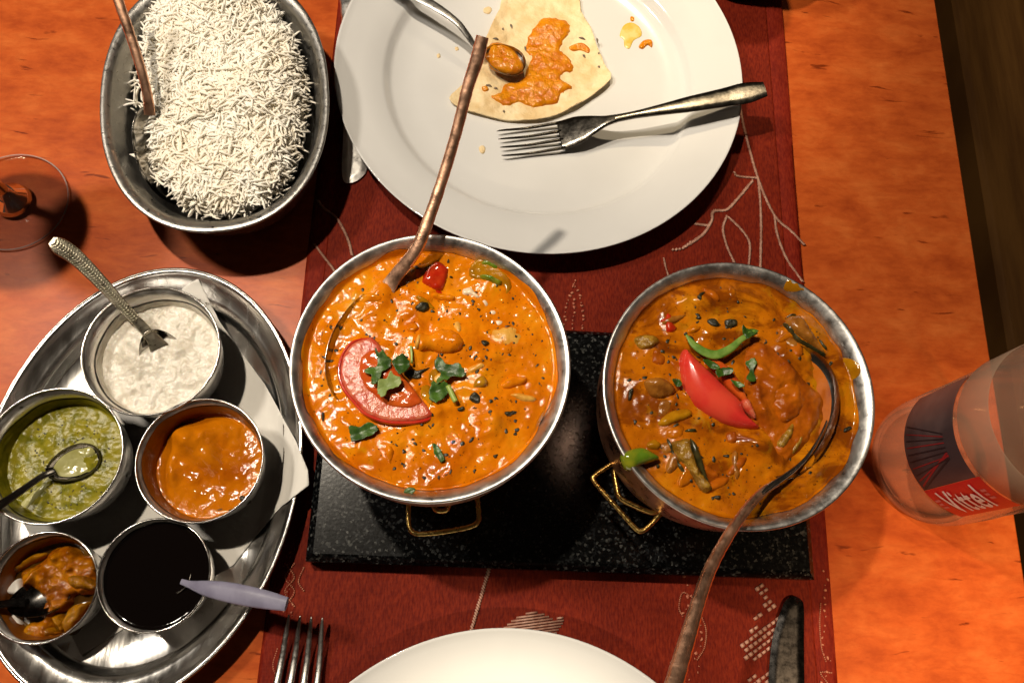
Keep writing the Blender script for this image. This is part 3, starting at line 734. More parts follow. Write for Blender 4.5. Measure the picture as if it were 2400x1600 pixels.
# second bowl
LV2 = .1130
L2 = lumps_field(*B2, .055, 55, 5, .003, .009, .0006, .0030) + lumps_field(*B2, .057, 110, 6, .0012, .003, .0004, .0012)
for p, s, a in (((1600, 700), .008, .002), ((1720, 690), .009, .003), ((1900, 760), .010, .004), ((1540, 900), .008, .003), ((1620, 1050), .012, .003), ((1850, 830), .012, .004)):
    q = at(*p, LV2); L2.append((q[0], q[1], s, a, 1.0, 0))
def top2(x, y):
    r = np.hypot(x - B2[0], y - B2[1])
    return LV2 + add_lumps(x, y, L2) * np.clip((.063 - r) / .008, 0, 1) + .0006 * fbm(x, y, 240, 7, 3)
curry2 = thing('vegetable_curry', 'amber vegetable curry with okra and black flecks', 'curry', (*B2, LV2 - .02))
mk('sauce', sheet(ring(B2, .0630, .0022, 160, 8), surf(top2, B2), .0007), 'curry2', curry2)
flecks(curry2, B2, top2, 210, .057, 13)
O6, K6 = (1360, 580), .4592; O7, K7 = (1680, 620), .2678; O8, K8 = (1400, 940), .2169
def film(pts, name, mat, parent, c):
    O = loop_smooth(np.array([at(a, b, .1175)[:2] for a, b in pts]), 5)
    q = O - c; rr = np.linalg.norm(q, axis=1); O = c + q * (np.minimum(rr, .0682 + .0006 * np.sin(np.arange(len(O)) * 1.3)) / rr)[:, None]
    mk(name, sheet(O, lambda x, y, d: liner_z(np.hypot(x - c[0], y - c[1])) + .0002 + dome(d, .0006, .003) + .0003 * fbm(x, y, 400, 2, 2) * np.clip(d / .001, 0, 1), .0008), mat, parent)
film(cr([(1075, 140), (1110, 150), (1150, 185), (1140, 215), (1090, 225), (1040, 200)], O6, K6), 'sauce_splash', 'oil', curry2, B2)
film(cr([(1280, 480), (1330, 530), (1380, 560), (1420, 600), (1425, 650), (1385, 680), (1365, 730), (1385, 790), (1420, 830), (1410, 900), (1380, 980), (1340, 1040), (1270, 1090), (1180, 1170), (1060, 1250), (1040, 1180), (1180, 1050), (1260, 900), (1290, 700)], O6, K6), 'sauce_splash', 'oil', curry2, B2)
def c2(name, L, org, k, mat, h, wid=.003, **kw): return chunk(name, cr(L, org, k), mat, top2, h, curry2, z0=LV2, wid=wid, **kw)
c2('okra_piece', [(800, 450), (880, 420), (985, 405), (1030, 560), (1110, 740), (1200, 860), (1250, 960), (1160, 985), (1050, 850), (940, 700), (850, 600)], O8, K8, 'okra', .0042, .003, rough=.0016)
c2('okra_skin', [(985, 405), (1060, 460), (1130, 620), (1190, 800), (1240, 950), (1190, 880), (1090, 720), (1010, 560)], O8, K8, 'okraskin', .0030, .002)
c2('okra_skin', [(740, 410), (790, 430), (850, 600), (960, 760), (930, 790), (830, 640)], O8, K8, 'okraskin', .0022, .002)
c2('okra_skin', [(940, 310), (1040, 285), (1070, 330), (960, 340)], O8, K8, 'okraskin', .003, .002)
c2('okra_piece', [(600, 480), (660, 440), (740, 470), (800, 570), (870, 660), (930, 740), (950, 790), (850, 720), (740, 660), (620, 560)], O7, K7, 'aubergine', .0040, .004, rough=.0012)
c2('okra_skin', [(570, 500), (610, 540), (700, 650), (800, 710), (950, 785), (930, 805), (790, 735), (680, 670), (590, 560)], O7, K7, 'okraskin', .0040, .0014)
c2('okra_skin', [(590, 480), (650, 430), (735, 465), (650, 450)], O7, K7, 'okraskin', .0042, .0014)
c2('okra_skin', [(880, 640), (930, 690), (975, 750), (940, 730)], O7, K7, 'okraskin', .0035, .0012)
c2('okra_piece', [(275, 460), (320, 440), (390, 450), (400, 490), (350, 520), (300, 510)], O6, K6, 'okra', .0030, .003, rough=.0012)
c2('aubergine_slice', [(320, 690), (360, 668), (420, 672), (470, 695), (490, 735), (440, 765), (380, 770), (340, 735)], O6, K6, 'aubergine', .0034, .004)
c2('green_pepper_piece', [(216, 1055), (260, 1025), (320, 1012), (370, 1030), (415, 1065), (370, 1085), (310, 1100), (260, 1100)], O6, K6, 'pepper', .0085, .004, z0=.116) if False else None
gp = loop_smooth([at(a, b, .1215)[:2] for a, b in cr([(214, 1055), (255, 1025), (320, 1012), (370, 1032), (415, 1066), (365, 1088), (310, 1105), (275, 1130), (235, 1115)], O6, K6)], 4)
gpo = mk('green_pepper_piece', sheet(gp, lambda x, y, d: .1170 + dome(d, .0040, .004) + .0006 * fbm(x, y, 200, 4, 2), .0008, lambda x, y, d: 0 * x + .1145), 'pepper', curry2)
c2('carrot_piece', [(395, 890), (470, 830), (560, 820), (570, 860), (500, 890), (430, 915)], O6, K6, 'oil', .0028, .003)
c2('carrot_piece', [(335, 1000), (380, 975), (415, 1000), (400, 1030), (360, 1030)], O6, K6, 'oil', .0024, .003)
c2('red_pepper_piece', [(395, 372), (430, 360), (440, 335), (466, 345), (478, 385), (496, 405), (480, 432), (440, 432), (428, 390)], O6, K6, 'chilli', .0014, .002)
for q in ([(645, 370), (680, 360), (715, 395), (690, 410), (655, 395)], [(735, 370), (795, 365), (800, 400), (750, 410)], [(585, 265), (610, 235), (635, 235), (612, 262), (605, 285)], [(245, 730), (270, 720), (265, 770), (245, 780)], [(722, 1060), (760, 1052), (755, 1075)], [(665, 1140), (700, 1150), (690, 1160)], [(1345, 925), (1380, 905), (1390, 925), (1350, 945)], [(955, 640), (985, 650), (970, 668)], [(585, 360), (615, 350), (610, 372)], [(670, 1270), (715, 1262), (710, 1290)], [(540, 1180), (575, 1180), (570, 1205)], [(385, 1100), (410, 1110), (395, 1130)]):
    c2('herb_leaf', q, O6, K6, 'fleck', .0013, .0012, cell=.0006)
sunk(curry2, B2, top2, 26, 62, [('vegetable_piece', 'curry2'), ('vegetable_piece', 'curry2'), ('vegetable_piece', 'curryspoon'), ('vegetable_piece', 'curryspoon'), ('vegetable_piece', 'aubergine')], .0018, [(*at(1690, 900, .113)[:2], .020), (*at(1860, 940, .113)[:2], .022)])
# tomato wedge
wd = thing('tomato_wedge', 'bright red tomato wedge skin side up in the vegetable curry', 'tomato', at(1690, 900, LV2))
wo = loop_smooth([at(a, b, .119)[:2] for a, b in cr([(545, 505), (600, 555), (690, 640), (760, 710), (830, 775), (855, 835), (900, 880), (930, 915), (840, 915), (730, 880), (640, 830), (580, 770), (540, 700), (520, 620), (520, 550)], O6, K6)], 5)
p0, p1_ = at(1600, 810, .12)[:2], at(1785, 1000, .12)[:2]
wn = unit([-(p1_ - p0)[1], (p1_ - p0)[0]])
mk('skin', sheet(wo, lambda x, y, d: LV2 + .001 + dome(d, .0075, .009) + .08 * ((x - p0[0]) * wn[0] + (y - p0[1]) * wn[1]), .0009, lambda x, y, d: 0 * x + LV2 - .003), 'tomskin2', wd, sharp=50)
wi = loop_smooth([at(a, b, .117)[:2] for a, b in cr([(640, 575), (700, 570), (770, 620), (820, 690), (850, 760), (870, 830), (840, 790), (760, 715), (690, 645)], O6, K6)], 4)
mk('cut_face', sheet(wi, lambda x, y, d: LV2 + .0035 + dome(d, .0025, .004), .0009, lambda x, y, d: 0 * x + LV2 - .003), 'tompulp', wd)
wc = loop_smooth([at(a, b, .118)[:2] for a, b in cr([(825, 780), (860, 770), (885, 820), (900, 870), (870, 850), (840, 820)], O6, K6)], 4)
mk('core', sheet(wc, lambda x, y, d: LV2 + .004 + dome(d, .003, .003), .0008, lambda x, y, d: 0 * x + LV2 - .003), 'tomflesh', wd)
hs = px(cr([(540, 445), (580, 495), (640, 535), (700, 545), (770, 512), (830, 462), (900, 428)], O6, K6), .1205)
tag(mk('coriander_leaf', tube(hs, [.0012, .0040, .0048, .0050, .0042, .0032, .0030], .0006, 8, k=6), 'leafstrip'), 'long curved green coriander leaf strip over the tomato wedge', 'herb leaf', 'coriander leaves on the curries')
t2 = lambda x, y: np.maximum(top2(x, y), LV2 + .002)
leafobj(cr([(820, 430), (820, 400), (850, 420), (880, 415), (905, 430), (880, 450), (850, 470)], O6, K6), t2, 'forked coriander leaf tip at the end of the long green strip', lift=.0055, z0=.1195)
leafobj(cr([(612, 585), (660, 580), (690, 600), (700, 625), (665, 625)], O6, K6), t2, 'dark coriander scrap at the upper edge of the tomato wedge', lift=.0065, z0=.1195)
leafobj(cr([(680, 640), (710, 620), (760, 620), (765, 650), (720, 660), (695, 670)], O6, K6), t2, 'small bright coriander scrap lying on the tomato wedge', lift=.007, z0=.120)
leafobj(cr([(840, 590), (875, 568), (895, 590), (880, 630), (892, 680), (860, 692), (840, 670), (862, 630)], O6, K6), t2, 'crooked coriander leaf on the spooned vegetable curry', lift=.0055, z0=.1195)
leafobj(cr([(760, 680), (800, 690), (828, 715), (800, 722), (775, 705)], O6, K6), t2, 'thin coriander scrap on the cut face of the tomato wedge', lift=.0072, z0=.120)
leafobj(cr([(462, 680), (500, 675), (512, 705), (490, 715)], O6, K6), t2, 'little coriander scrap left of the tomato wedge', lift=.0020, z0=.1155)

# ------------------------------------------------------------------ serving spoons
def serving_spoon(label, c, axis, nrm, L, W, depth, hpath, hw, ht, collar=True):
    s = thing('serving_spoon', label, 'spoon', c, 'copper handled serving spoons')
    mk('spoon_bowl', spoon_bowl(c, axis, nrm, L, W, depth), 'cutlery', s)
    mk('handle', tube(hpath, hw, ht, 10, power=3.2, k=10, jitter=.035), 'copperrod', s, sharp=50)
    return s
def P3(L): return [at(a, b, z) for a, b, z in L]
hp = P3([(878, 716, .1085), (902, 685, .1135), (925, 650, .118), (975, 585, .128), (1008, 505, .135), (1041, 408, .144), (1071, 306, .155), (1097, 204, .167), (1118, 140, .175), (1131, 86, .182)])
c1 = at(868, 815, .1095)
serving_spoon('copper handled serving spoon standing in the paneer curry', c1, at(905, 690, .1095) - c1, (.55, .15, 1), .066, .042, .010,
              hp, [.010, .0090, .0074, .0066, .0060, .0056, .0056, .0060, .0066, .0060], [.0012, .0016, .0026, .0038, .0046, .0046, .0046, .0046, .0046, .0040])
c2s = at(1851, 961, .1155)
nk2 = P3([(1938, 985, .1172), (1920, 1025, .1178), (1893, 1068, .1182), (1868, 1094, .1186), (1845, 1112, .1195), (1800, 1143, .1210), (1765, 1175, .1235)])
hp = P3([(1808, 1135, .119), (1822, 1130, .1195), (1790, 1150, .121), (1752, 1190, .125), (1710, 1250, .131), (1668, 1325, .139), (1640, 1400, .147), (1616, 1480, .155), (1592, 1560, .163), (1570, 1640, .170), (1550, 1720, .176)])[1:]
sp2 = serving_spoon('copper handled serving spoon heaped with vegetable curry', c2s, at(1826, 1128, .114) - c2s, (-.13, .05, 1), .071, .047, .009,
              hp, [.0036, .0042, .0046, .0050, .0056, .0060, .0066, .0072, .0078, .0080], [.0022, .0028, .0036, .0042, .0044, .0044, .0044, .0044, .0044, .004])
mk('neck', tube(nk2, [.0008, .0012, .0018, .0024, .0030, .0034, .0030], [.0008, .0012, .0016, .0018, .0020, .0024, .0022], 8, k=8), 'cutlery', sp2)
ho = loop_smooth([at(a, b, .119)[:2] for a, b in cr([(880, 470), (960, 465), (1060, 520), (1140, 620), (1215, 700), (1265, 740), (1268, 820), (1230, 930), (1150, 1030), (1080, 1090), (1010, 1060), (960, 980), (900, 880), (860, 780), (840, 650), (845, 540)], O6, K6)], 5)
L3 = lumps_field(.1525, .118, .020, 26, 9, .0025, .006, .001, .0034)
fillm = spoon_fill(c2s, at(1826, 1128, .114) - c2s, (-.13, .05, 1), .071, .047, .009, .35, .0022, 5, smax=.86)
heap = mk('curry_heap', sheet(ho, lambda x, y, d: .1110 + dome(d, .0060, .008) + add_lumps(x, y, L3) * np.clip(d / .006, 0, 1) + .001 * fbm(x, y, 300, 3, 3), .0007), 'curryspoon')
mk('spooned_sauce', fillm, 'fillsauce', heap)
tag(heap, 'lumpy brown orange curry heaped in the serving spoon', 'curry')
OKs = chunk('okra_piece', cr([(1010, 990), (1080, 890), (1105, 895), (1095, 960), (1050, 1020)], O6, K6), 'okra', lambda x, y: 0 * x + .1150, .0035, curry2, z0=.117, wid=.003)
chunk('okra_piece', cr([(1080, 1010), (1140, 920), (1160, 930), (1140, 1010), (1090, 1060)], O6, K6), 'okra', lambda x, y: 0 * x + .1135, .0035, curry2, z0=.116, wid=.003)
chunk('aubergine_slice', cr([(1060, 890), (1150, 820), (1150, 700), (1050, 640), (980, 720), (1000, 820)], O6, K6), 'curryspoon', lambda x, y: 0 * x + .1165, .0030, curry2, z0=.119, wid=.006, rough=.0015)

# ------------------------------------------------------------------ rice dish
RC, RROT = (-.1704, .3117), math.radians(8.6)
dish = thing('rice_dish', 'oval steel dish heaped with white rice', 'dish', (*RC, .0005))
dp = [(.0005, .0035), (.60, .0035), (.74, .0055), (.80, .012), (.845, .030), (.855, .0375), (.885, .0395), (.905, .0455), (.925, .0480), (.965, .0497), (.992, .0500), (1.0, .0493), (.996, .0480), (.975, .0470), (.93, .0440), (.89, .030), (.84, .012), (.76, .0015), (.0005, .0008)]
mk('body', lathe([(r, z) for r, z in dp], RC, 144, .0715, .0975, RROT, power=2.25), 'steeldark', dish)
RM = cr([(905, -120), (850, 30), (815, 190), (850, 330), (872, 480), (868, 600), (858, 690), (868, 850), (890, 950), (985, 1040), (1060, 1150), (1180, 1195), (1310, 1205), (1510, 1130), (1645, 940), (1705, 750), (1725, 600), (1715, 420), (1660, 200), (1580, 70), (1480, -60), (1200, -180)], (0, 0), .4082)
ro = loop_smooth([at(a, b, .046)[:2] for a, b in RM], 5)
def rice_z(x, y, d): return .036 + dome(d, .018, .034) + .007 * fbm(x, y, 38, 6, 3)
rice = thing('cooked_rice', 'mound of loose white long grain rice in the oval dish', 'rice', (*RC, .005))
core = sheet(ro, lambda x, y, d: rice_z(x, y, d) - .0004, .002)
mk('packed_rice', core, 'ricecore', rice)
def grain_mesh(seed, L, r, bend):
    rg = np.random.default_rng(seed)
    s = np.linspace(-1, 1, 7)
    P = np.c_[s * L / 2, bend * (1 - s * s) * L, 0 * s]
    rad = r * np.array([.35, .8, .98, 1.05, 1, .85, .4]) * 2
    return tube(P, rad, rad * .85, 6, k=1)
gbase = [grain_mesh(i, random.uniform(.0080, .0132), random.uniform(.00072, .00094), random.uniform(-.22, .22)) for i in range(14)]
gme = []
for v, f in gbase:
    me = bpy.data.meshes.new('rice_grain'); me.from_pydata([tuple(map(float, p)) for p in v], [], f); me.materials.append(MAT['rice'])
    me.polygons.foreach_set('use_smooth', [True] * len(me.polygons)); gme.append(me)
cv = np.array(core[0]); rgr = np.random.default_rng(21)
spots = []
outl = ro
def edge_d(p):
    b = 1e9
    for i in range(0, len(outl)):
        a, c = outl[i], outl[(i + 1) % len(outl)]; ab = c - a
        u = min(1, max(0, (p - a) @ ab / (ab @ ab))); b = min(b, np.linalg.norm(p - a - u * ab))
    return b
for i in range(6400):
    q = cv[rgr.integers(len(cv))]
    spots.append((q[0] + rgr.normal(0, .0016), q[1] + rgr.normal(0, .0016), q[2] + rgr.uniform(-.0004, .0022), rgr.uniform(0, 6.283), rgr.normal(0, .12), rgr.integers(len(gme))))
for a, b in [(rgr.uniform(690, 850), rgr.uniform(330, 690)) for i in range(46)] + [(rgr.uniform(760, 1000), rgr.uniform(900, 1120)) for i in range(14)]:
    if a + b * .25 < 830 or (a > 800 and b > 1000 and a < 930): continue
    q = at(a * .4082, b * .4082, .034)
    spots.append((q[0], q[1], .034 + rgr.uniform(-.002, .004), rgr.uniform(0, 6.283), rgr.normal(0, .35), rgr.integers(len(gme))))
order = np.argsort([-(s[2] + .012 * (rgr.random())) for s in spots])
rest = []
for rank, i in enumerate(order):
    x, y, z, yaw, pit, gi = spots[i]
    _u, _v = x - RC[0], y - RC[1]; _c, _s = math.cos(RROT), math.sin(RROT)
    rho = (abs((_u * _c + _v * _s) / .0715) ** 2.25 + abs((-_u * _s + _v * _c) / .0975) ** 2.25) ** (1 / 2.25)
    if rho > np.interp(z, [.004, .012, .030, .0375, .045, .05], [.74, .80, .845, .855, .905, .95]) - .035: continue
    mw = Matrix.Translation((x, y, z)) @ Matrix.Rotation(yaw, 4, 'Z') @ Matrix.Rotation(pit, 4, 'Y') @ Matrix.Rotation(rgr.uniform(0, 6.28), 4, 'X')
    if rank < 290:
        o = bpy.data.objects.new('rice_grain', gme[gi]); COL.objects.link(o); adopt(o, rice); o.matrix_basis = mw
    else:
        m = np.array(mw); v = np.array(gbase[gi][0]) @ m[:3, :3].T + m[:3, 3]
        rest.append((v, gbase[gi][1]))
lg = mk('loose_grains', join(rest), 'rice', rice); lg['kind'] = 'stuff'
hp = P3([(262, -60, .100), (280, 10, .092), (303, 75, .083), (330, 160, .071), (346, 225, .061), (351, 270, .053)])
cs = at(398, 365, .036)
serving_spoon('copper handled serving spoon resting in the rice dish', cs, at(350, 268, .05) - cs, (.38, .1, 1), .066, .042, .008, hp, [.0062, .0060, .0058, .0056, .0060, .0070], [.004, .0042, .0042, .004, .0034, .0020])

# ------------------------------------------------------------------ chutney tray
TC, TROT = (-.1881, .0733), math.radians(-3.1)
TSX, TSY = .0912, .1285
TP = [(.0005, .0042), (.70, .0042), (.835, .0042), (.850, .0058), (.862, .0105), (.872, .0128), (.90, .0140), (.955, .0162), (.972, .0186), (.985, .0200), (.996, .0204), (1.0, .0198), (.998, .0186), (.985, .0172), (.95, .0145), (.87, .0110), (.855, .0045), (.84, .0016), (.0005, .0014)]
tray = thing('serving_tray', 'oval steel tray carrying five small chutney cups', 'tray', (*TC, .0005))
mk('body', lathe(TP, TC, 176, TSX, TSY, TROT), 'steeltray', tray)
mk('rolled_rim', lathe([(1.0 + .008 * math.cos(a), .0200 + .0009 * math.sin(a)) for a in np.linspace(0, 6.283, 9)[:-1]], TC, 176, TSX, TSY, TROT, closed=True), 'cutlery', tray)
def tray_rho(x, y):
    u = x - TC[0]; v = y - TC[1]; c, s = math.cos(-TROT), math.sin(-TROT)
    return np.hypot((u * c - v * s) / TSX, (u * s + v * c) / TSY)
def tray_z(x, y): return np.interp(tray_rho(x, y), [0, .835, .85, .862, .872, .955, .985, 1.0, 1.1], [.0042, .0042, .0058, .0105, .0128, .0162, .0205, .0212, .0200])
napo = loop_smooth([at(a, b, .010)[:2] for a, b in [(473, 664), (512, 750), (560, 818), (618, 897), (662, 975), (700, 1040)]] +
                   [at(a, b, .024)[:2] for a, b in [(721, 1100), (724, 1136), (690, 1160), (655, 1180)]] + [at(a, b, .012)[:2] for a, b in [(625, 1222), (590, 1258), (540, 1322)]] +
                   [at(a, b, .006)[:2] for a, b in [(420, 1395), (300, 1465), (192, 1534), (168, 1494), (110, 1340), (60, 1240), (48, 1180), (120, 1050), (220, 960), (300, 850), (400, 740), (440, 686)]], 1)
def nap_z(x, y, d):
    rho = tray_rho(x, y)
    soft = np.interp(rho, [0, .78, .86, .93, 1.0, 1.1], [.0048, .0048, .0098, .0150, .0216, .0235])
    return np.maximum(soft, tray_z(x, y) + .0004) + .0012 * (fbm(x, y, 30, 4, 2) + .3) * np.clip((rho - .6) / .3, 0, 1)
nap = mk('paper_napkin', sheet(napo, nap_z, .0022, lambda x, y, d: nap_z(x, y, d) - .0003), 'napkin')
tag(nap, 'white paper napkin lying under the cups on the steel tray', 'napkin')

def cup(c, r, label, rim=.0500, base=.0054, shrink=.84, mat='steel'):
    k = thing('chutney_cup', label, 'cup', (*c, base), 'steel chutney cups on the tray')
    h = rim - base
    pr_ = [(.0003, base + .0012), (r * shrink * .86, base + .0012), (r * shrink * .97, base + .0030), (r * (shrink + .04), base + .3 * h), (r * (shrink + .10), base + .65 * h), (r * .992, rim), (r, rim - .0002),
           (r * (shrink + .112), base + .65 * h), (r * (shrink + .052), base + .3 * h), (r * shrink, base + .0030), (r * shrink * .9, base), (.0003, base)]
    mk('body', lathe(pr_, c, 112), mat, k)
    mk('rim', lathe([(r + .00065 * math.cos(a), rim + .00065 * math.sin(a)) for a in np.linspace(0, 6.283, 9)[:-1]], c, 112, closed=True), 'cutlery', k)
    return k, (lambda z: r * (shrink + .16 * np.clip((z - base) / h, 0, 1)) - .0006)
cW, cG, cO, cB, cP = (-.1857, .1411), (-.2294, .0776), (-.1489, .0785), (-.1657, .0156), (-.2236, .0072)
cupW, rW = cup(cW, .0390, 'steel cup of white coconut chutney with an engraved spoon', .0420)
cupG, rG = cup(cG, .0380, 'steel cup of green mint chutney cut by the left edge', .0420)
cupO, rO = cup(cO, .0350, 'steel cup of thick orange chutney', .0410)
cupB, rB = cup(cB, .0298, 'steel cup filled with black tamarind sauce', .0360)
cupP, rP = cup(cP, .0288, 'steel cup of lime pickle in the lower left corner', .0360)
def content(name, label, c, lev, rf, mat, lumps, nz=(.0005, 260), cat='chutney', seed=1, off=(0, 0), shrinkf=1.0, cell=.0007):
    r = rf(lev) * shrinkf
    f = lambda x, y: lev + add_lumps(x, y, lumps) * np.clip((r - np.hypot(x - c[0], y - c[1])) / .004, 0, 1) + nz[0] * fbm(x, y, nz[1], seed, 3)
    o = mk(name, sheet(ring((c[0] + off[0], c[1] + off[1]), r, .0006, 110, seed), lambda x, y, d: f(x, y) + .0006 * (1 - np.clip(d / .0012, 0, 1)), cell), mat)
    tag(o, label, cat); return o, f
oW, fW = content('coconut_chutney', 'grainy white coconut chutney in its steel cup', cW, .0230, rW, 'raita', lumps_field(*cW, .026, 40, 31, .0025, .006, .0003, .0016) + [(cW[0] - .013, cW[1] + .0, .010, .004, .7, 1.2)], (.0012, 300), seed=31)
oG, fG = content('mint_chutney', 'pale green mint chutney with dark herb specks', cG, .0220, rG, 'mint', lumps_field(*cG, .026, 50, 32, .0018, .005, .0002, .0010), (.0006, 420), seed=32)
oO, fO = content('orange_chutney', 'thick glossy orange chutney clinging to its cup', cO, .0200, rO, 'orange',
                 lumps_field(*cO, .022, 22, 33, .003, .008, .0006, .0030) + [(cO[0] - .014, cO[1] + .013, .012, .009, .6, .9), (cO[0] - .004, cO[1] + .019, .010, .006, 1.4, .2), (cO[0] - .020, cO[1] - .006, .006, .005, .6, .2)], (.0008, 220), seed=33)
oB, fB = content('tamarind_sauce', 'glossy black tamarind sauce filling its cup', cB, .0310, rB, 'tamarind', [], (.00006, 60), 'sauce', 34)
oP, fP = content('pickle_oil', 'dark oil around the lime pickle pieces', cP, .0170, rP, 'brine', [], (.0004, 120), 'sauce', 35)
# chutney smeared on the inside of the orange and mint cups
def smear(name, c, rf, z0, z1, mat, parent, seed, thr=0.0, thick=.0005, a0=0, a1=6.283):
    V, Fs, na, nz_ = [], [], 120, 14; keep = {}
    for i in range(nz_ + 1):
        for k in range(na):
            a = a0 + (a1 - a0) * k / na; top = z1 - (z1 - z0) * .5 * (vn(math.cos(a) * 2.2 + 5, math.sin(a) * 2.2 + 5, seed) + .5) ** 1 - thr
            z = z0 + (max(top, z0 + .0004) - z0) * i / nz_
            r = rf(z) - thick * (1 - (i / nz_) ** 3) - .00012 - .0005 * max(0, float(vn(a * 9, z * 900, seed)))
            V.append((c[0] + r * math.cos(a), c[1] + r * math.sin(a), z))
    full = abs(a1 - a0) > 6.2
    for i in range(nz_):
        for k in range(na if full else na - 1):
            Fs.append((i * na + k, (i + 1) * na + k, (i + 1) * na + (k + 1) % na, i * na + (k + 1) % na))
    mk(name, (V, Fs), mat, parent)
smear('dried_film', cO, rO, .0190, .0405, 'film', oO, 41)
smear('dried_film', cP, rP, .0160, .0350, 'film', oP, 42)
smear('dried_film', cW, rW, .0220, .0320, 'raita', oW, 43)
smear('dried_film', cG, rG, .0210, .0340, 'mint', oG, 44)
flecks(oG, cG, fG, 200, .028, 52, .0002, .0009)
def cchunk(name, pts, mat, ff, h, parent, z0, wid=.003, rough=.0008, sink=.001, cell=.0008):
    O = loop_smooth(np.array([at(a, b, z0)[:2] for a, b in pts]), 4)
    return mk(name, sheet(O, lambda x, y, d: ff(x, y) - sink + dome(d, h + sink, wid) + rough * fbm(x, y, 380, len(pts), 2), cell, lambda x, y, d: ff(x, y) - .004), mat, parent)
cchunk('chilli_flake', cr([(1275, 1110), (1330, 1095), (1400, 1150), (1350, 1195), (1290, 1170)], (280, 920), .2169), 'fleck', fO, .0016, oO, .023)
cchunk('chilli_flake', cr([(1035, 1250), (1110, 1235), (1100, 1255), (1050, 1270)], (280, 920), .2169), 'fleck', fO, .0012, oO, .023, .001)
cchunk('chilli_flake', cr([(1160, 1255), (1215, 1250), (1200, 1285), (1170, 1275)], (280, 920), .2169), 'fleck', fO, .0012, oO, .023, .001)
cchunk('yoghurt_swirl', cr([(620, 830), (700, 720), (800, 640), (920, 620), (990, 690), (960, 790), (860, 840), (700, 860)], (0, 880), .2296), 'mintpale', fG, .0010, oG, .025, .003, .0002)
cchunk('yoghurt_swirl', cr([(170, 1330), (380, 1130), (490, 1070), (440, 1180), (330, 1300), (230, 1370)], (0, 880), .2296), 'mintpale', fG, .0007, oG, .023, .003, .0002)
# pickle
pk = thing('lime_pickle', 'orange spiced lime pickle pieces in the corner cup', 'pickle', (*cP, .022))
OP, KP = (0, 1220), .2423
LPK = lumps_field(*cP, .024, 90, 81, .0012, .0034, .001, .0034)
po_ = loop_smooth([at(a, b, .024)[:2] for a, b in cr([(180, 500), (330, 420), (430, 350), (520, 255), (620, 230), (720, 265), (800, 335), (900, 360), (930, 480), (900, 680), (800, 720), (690, 720), (650, 830), (540, 900), (480, 1000), (560, 1080), (440, 1160), (300, 1180), (200, 1120), (240, 990), (380, 960), (420, 800), (300, 640), (220, 690)], OP, KP)], 3)
po_ = po_ + RNG.normal(0, .0004, po_.shape)
mk('chopped_pickle', sheet(po_, lambda x, y, d: fP(x, y) - .001 + dome(d, .0075, .005) + add_lumps(x, y, LPK) * np.clip(d / .002, 0, 1) + .0022 * fbm(x, y, 300, 4, 3), .0006), 'picklered', pk)
for q, mt, h in (([(200, 480), (330, 430), (430, 360), (520, 260), (620, 235), (720, 270), (800, 340), (890, 360), (930, 480), (800, 470), (640, 520), (500, 560), (420, 590), (300, 600), (230, 690), (200, 600)], 'picklered', .003),
                 ([(630, 530), (760, 505), (900, 580), (910, 670), (760, 680), (650, 640)], 'pickle', .013), ([(470, 640), (620, 600), (680, 720), (640, 830), (520, 900), (430, 960), (370, 880), (430, 780)], 'picklered', .003),
                 ([(560, 1000), (640, 840), (760, 780), (840, 790), (800, 900), (680, 1060), (600, 1110)], 'pickle', .010), ([(210, 1060), (260, 980), (380, 1000), (470, 1000), (560, 1080), (440, 1150), (300, 1170), (200, 1120)], 'pickle', .006),
                 ([(40, 480), (150, 400), (290, 320), (430, 300), (400, 360), (230, 440), (80, 520)], 'pickle', .006), ([(470, 930), (560, 890), (620, 980), (580, 1090), (500, 1020)], 'pickle', .009), ([(820, 430), (900, 420), (940, 490), (860, 490)], 'pickle', .012)):
    cchunk('pickle_piece', cr(q, OP, KP), mt, fP, h, pk, .016 + h, .004, .0022)
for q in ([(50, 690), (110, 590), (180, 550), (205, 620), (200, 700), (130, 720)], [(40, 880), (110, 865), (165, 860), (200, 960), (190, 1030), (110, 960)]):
    cchunk('onion_and_glare_piece', cr(q, OP, KP), 'napkin', fP, .004, pk, .020, .002, .0004)  # white chunks painted in for the glare spots on the pickle

# teaspoons in the cups
def teaspoon(label, c, axis, nrm, L, W, depth, hpath, hw, ht, mats=('cutlery', 'cutlery'), power=3.0, name='teaspoon', grp='small spoons in the chutney cups', k=8):
    s = thing(name, label, 'spoon', c, grp)
    mk('spoon_bowl', spoon_bowl(c, axis, nrm, L, W, depth), mats[0], s)
    h = mk('handle', tube(hpath, hw, ht, 12, power=power, k=k), mats[1], s, sharp=50)
    return s, h
# engraved spoon
cs = at(385, 840, .0205)
hp = P3([(373, 815, .0255), (356, 790, .0300), (330, 762, .0350), (285, 715, .0430), (235, 660, .0510), (180, 605, .0590), (140, 577, .0640), (120, 564, .0660)])
es, eh = teaspoon('engraved silver spoon standing in the white coconut chutney', cs, at(360, 795, .030) - cs, (.32, -.25, 1), .040, .027, .006, hp, [.0110, .0075, .0062, .0066, .0078, .0092, .0100, .0052], [.0012, .0016, .0017, .0017, .0017, .0017, .0017, .0015], ('cutlery', 'ornate'), power=6)
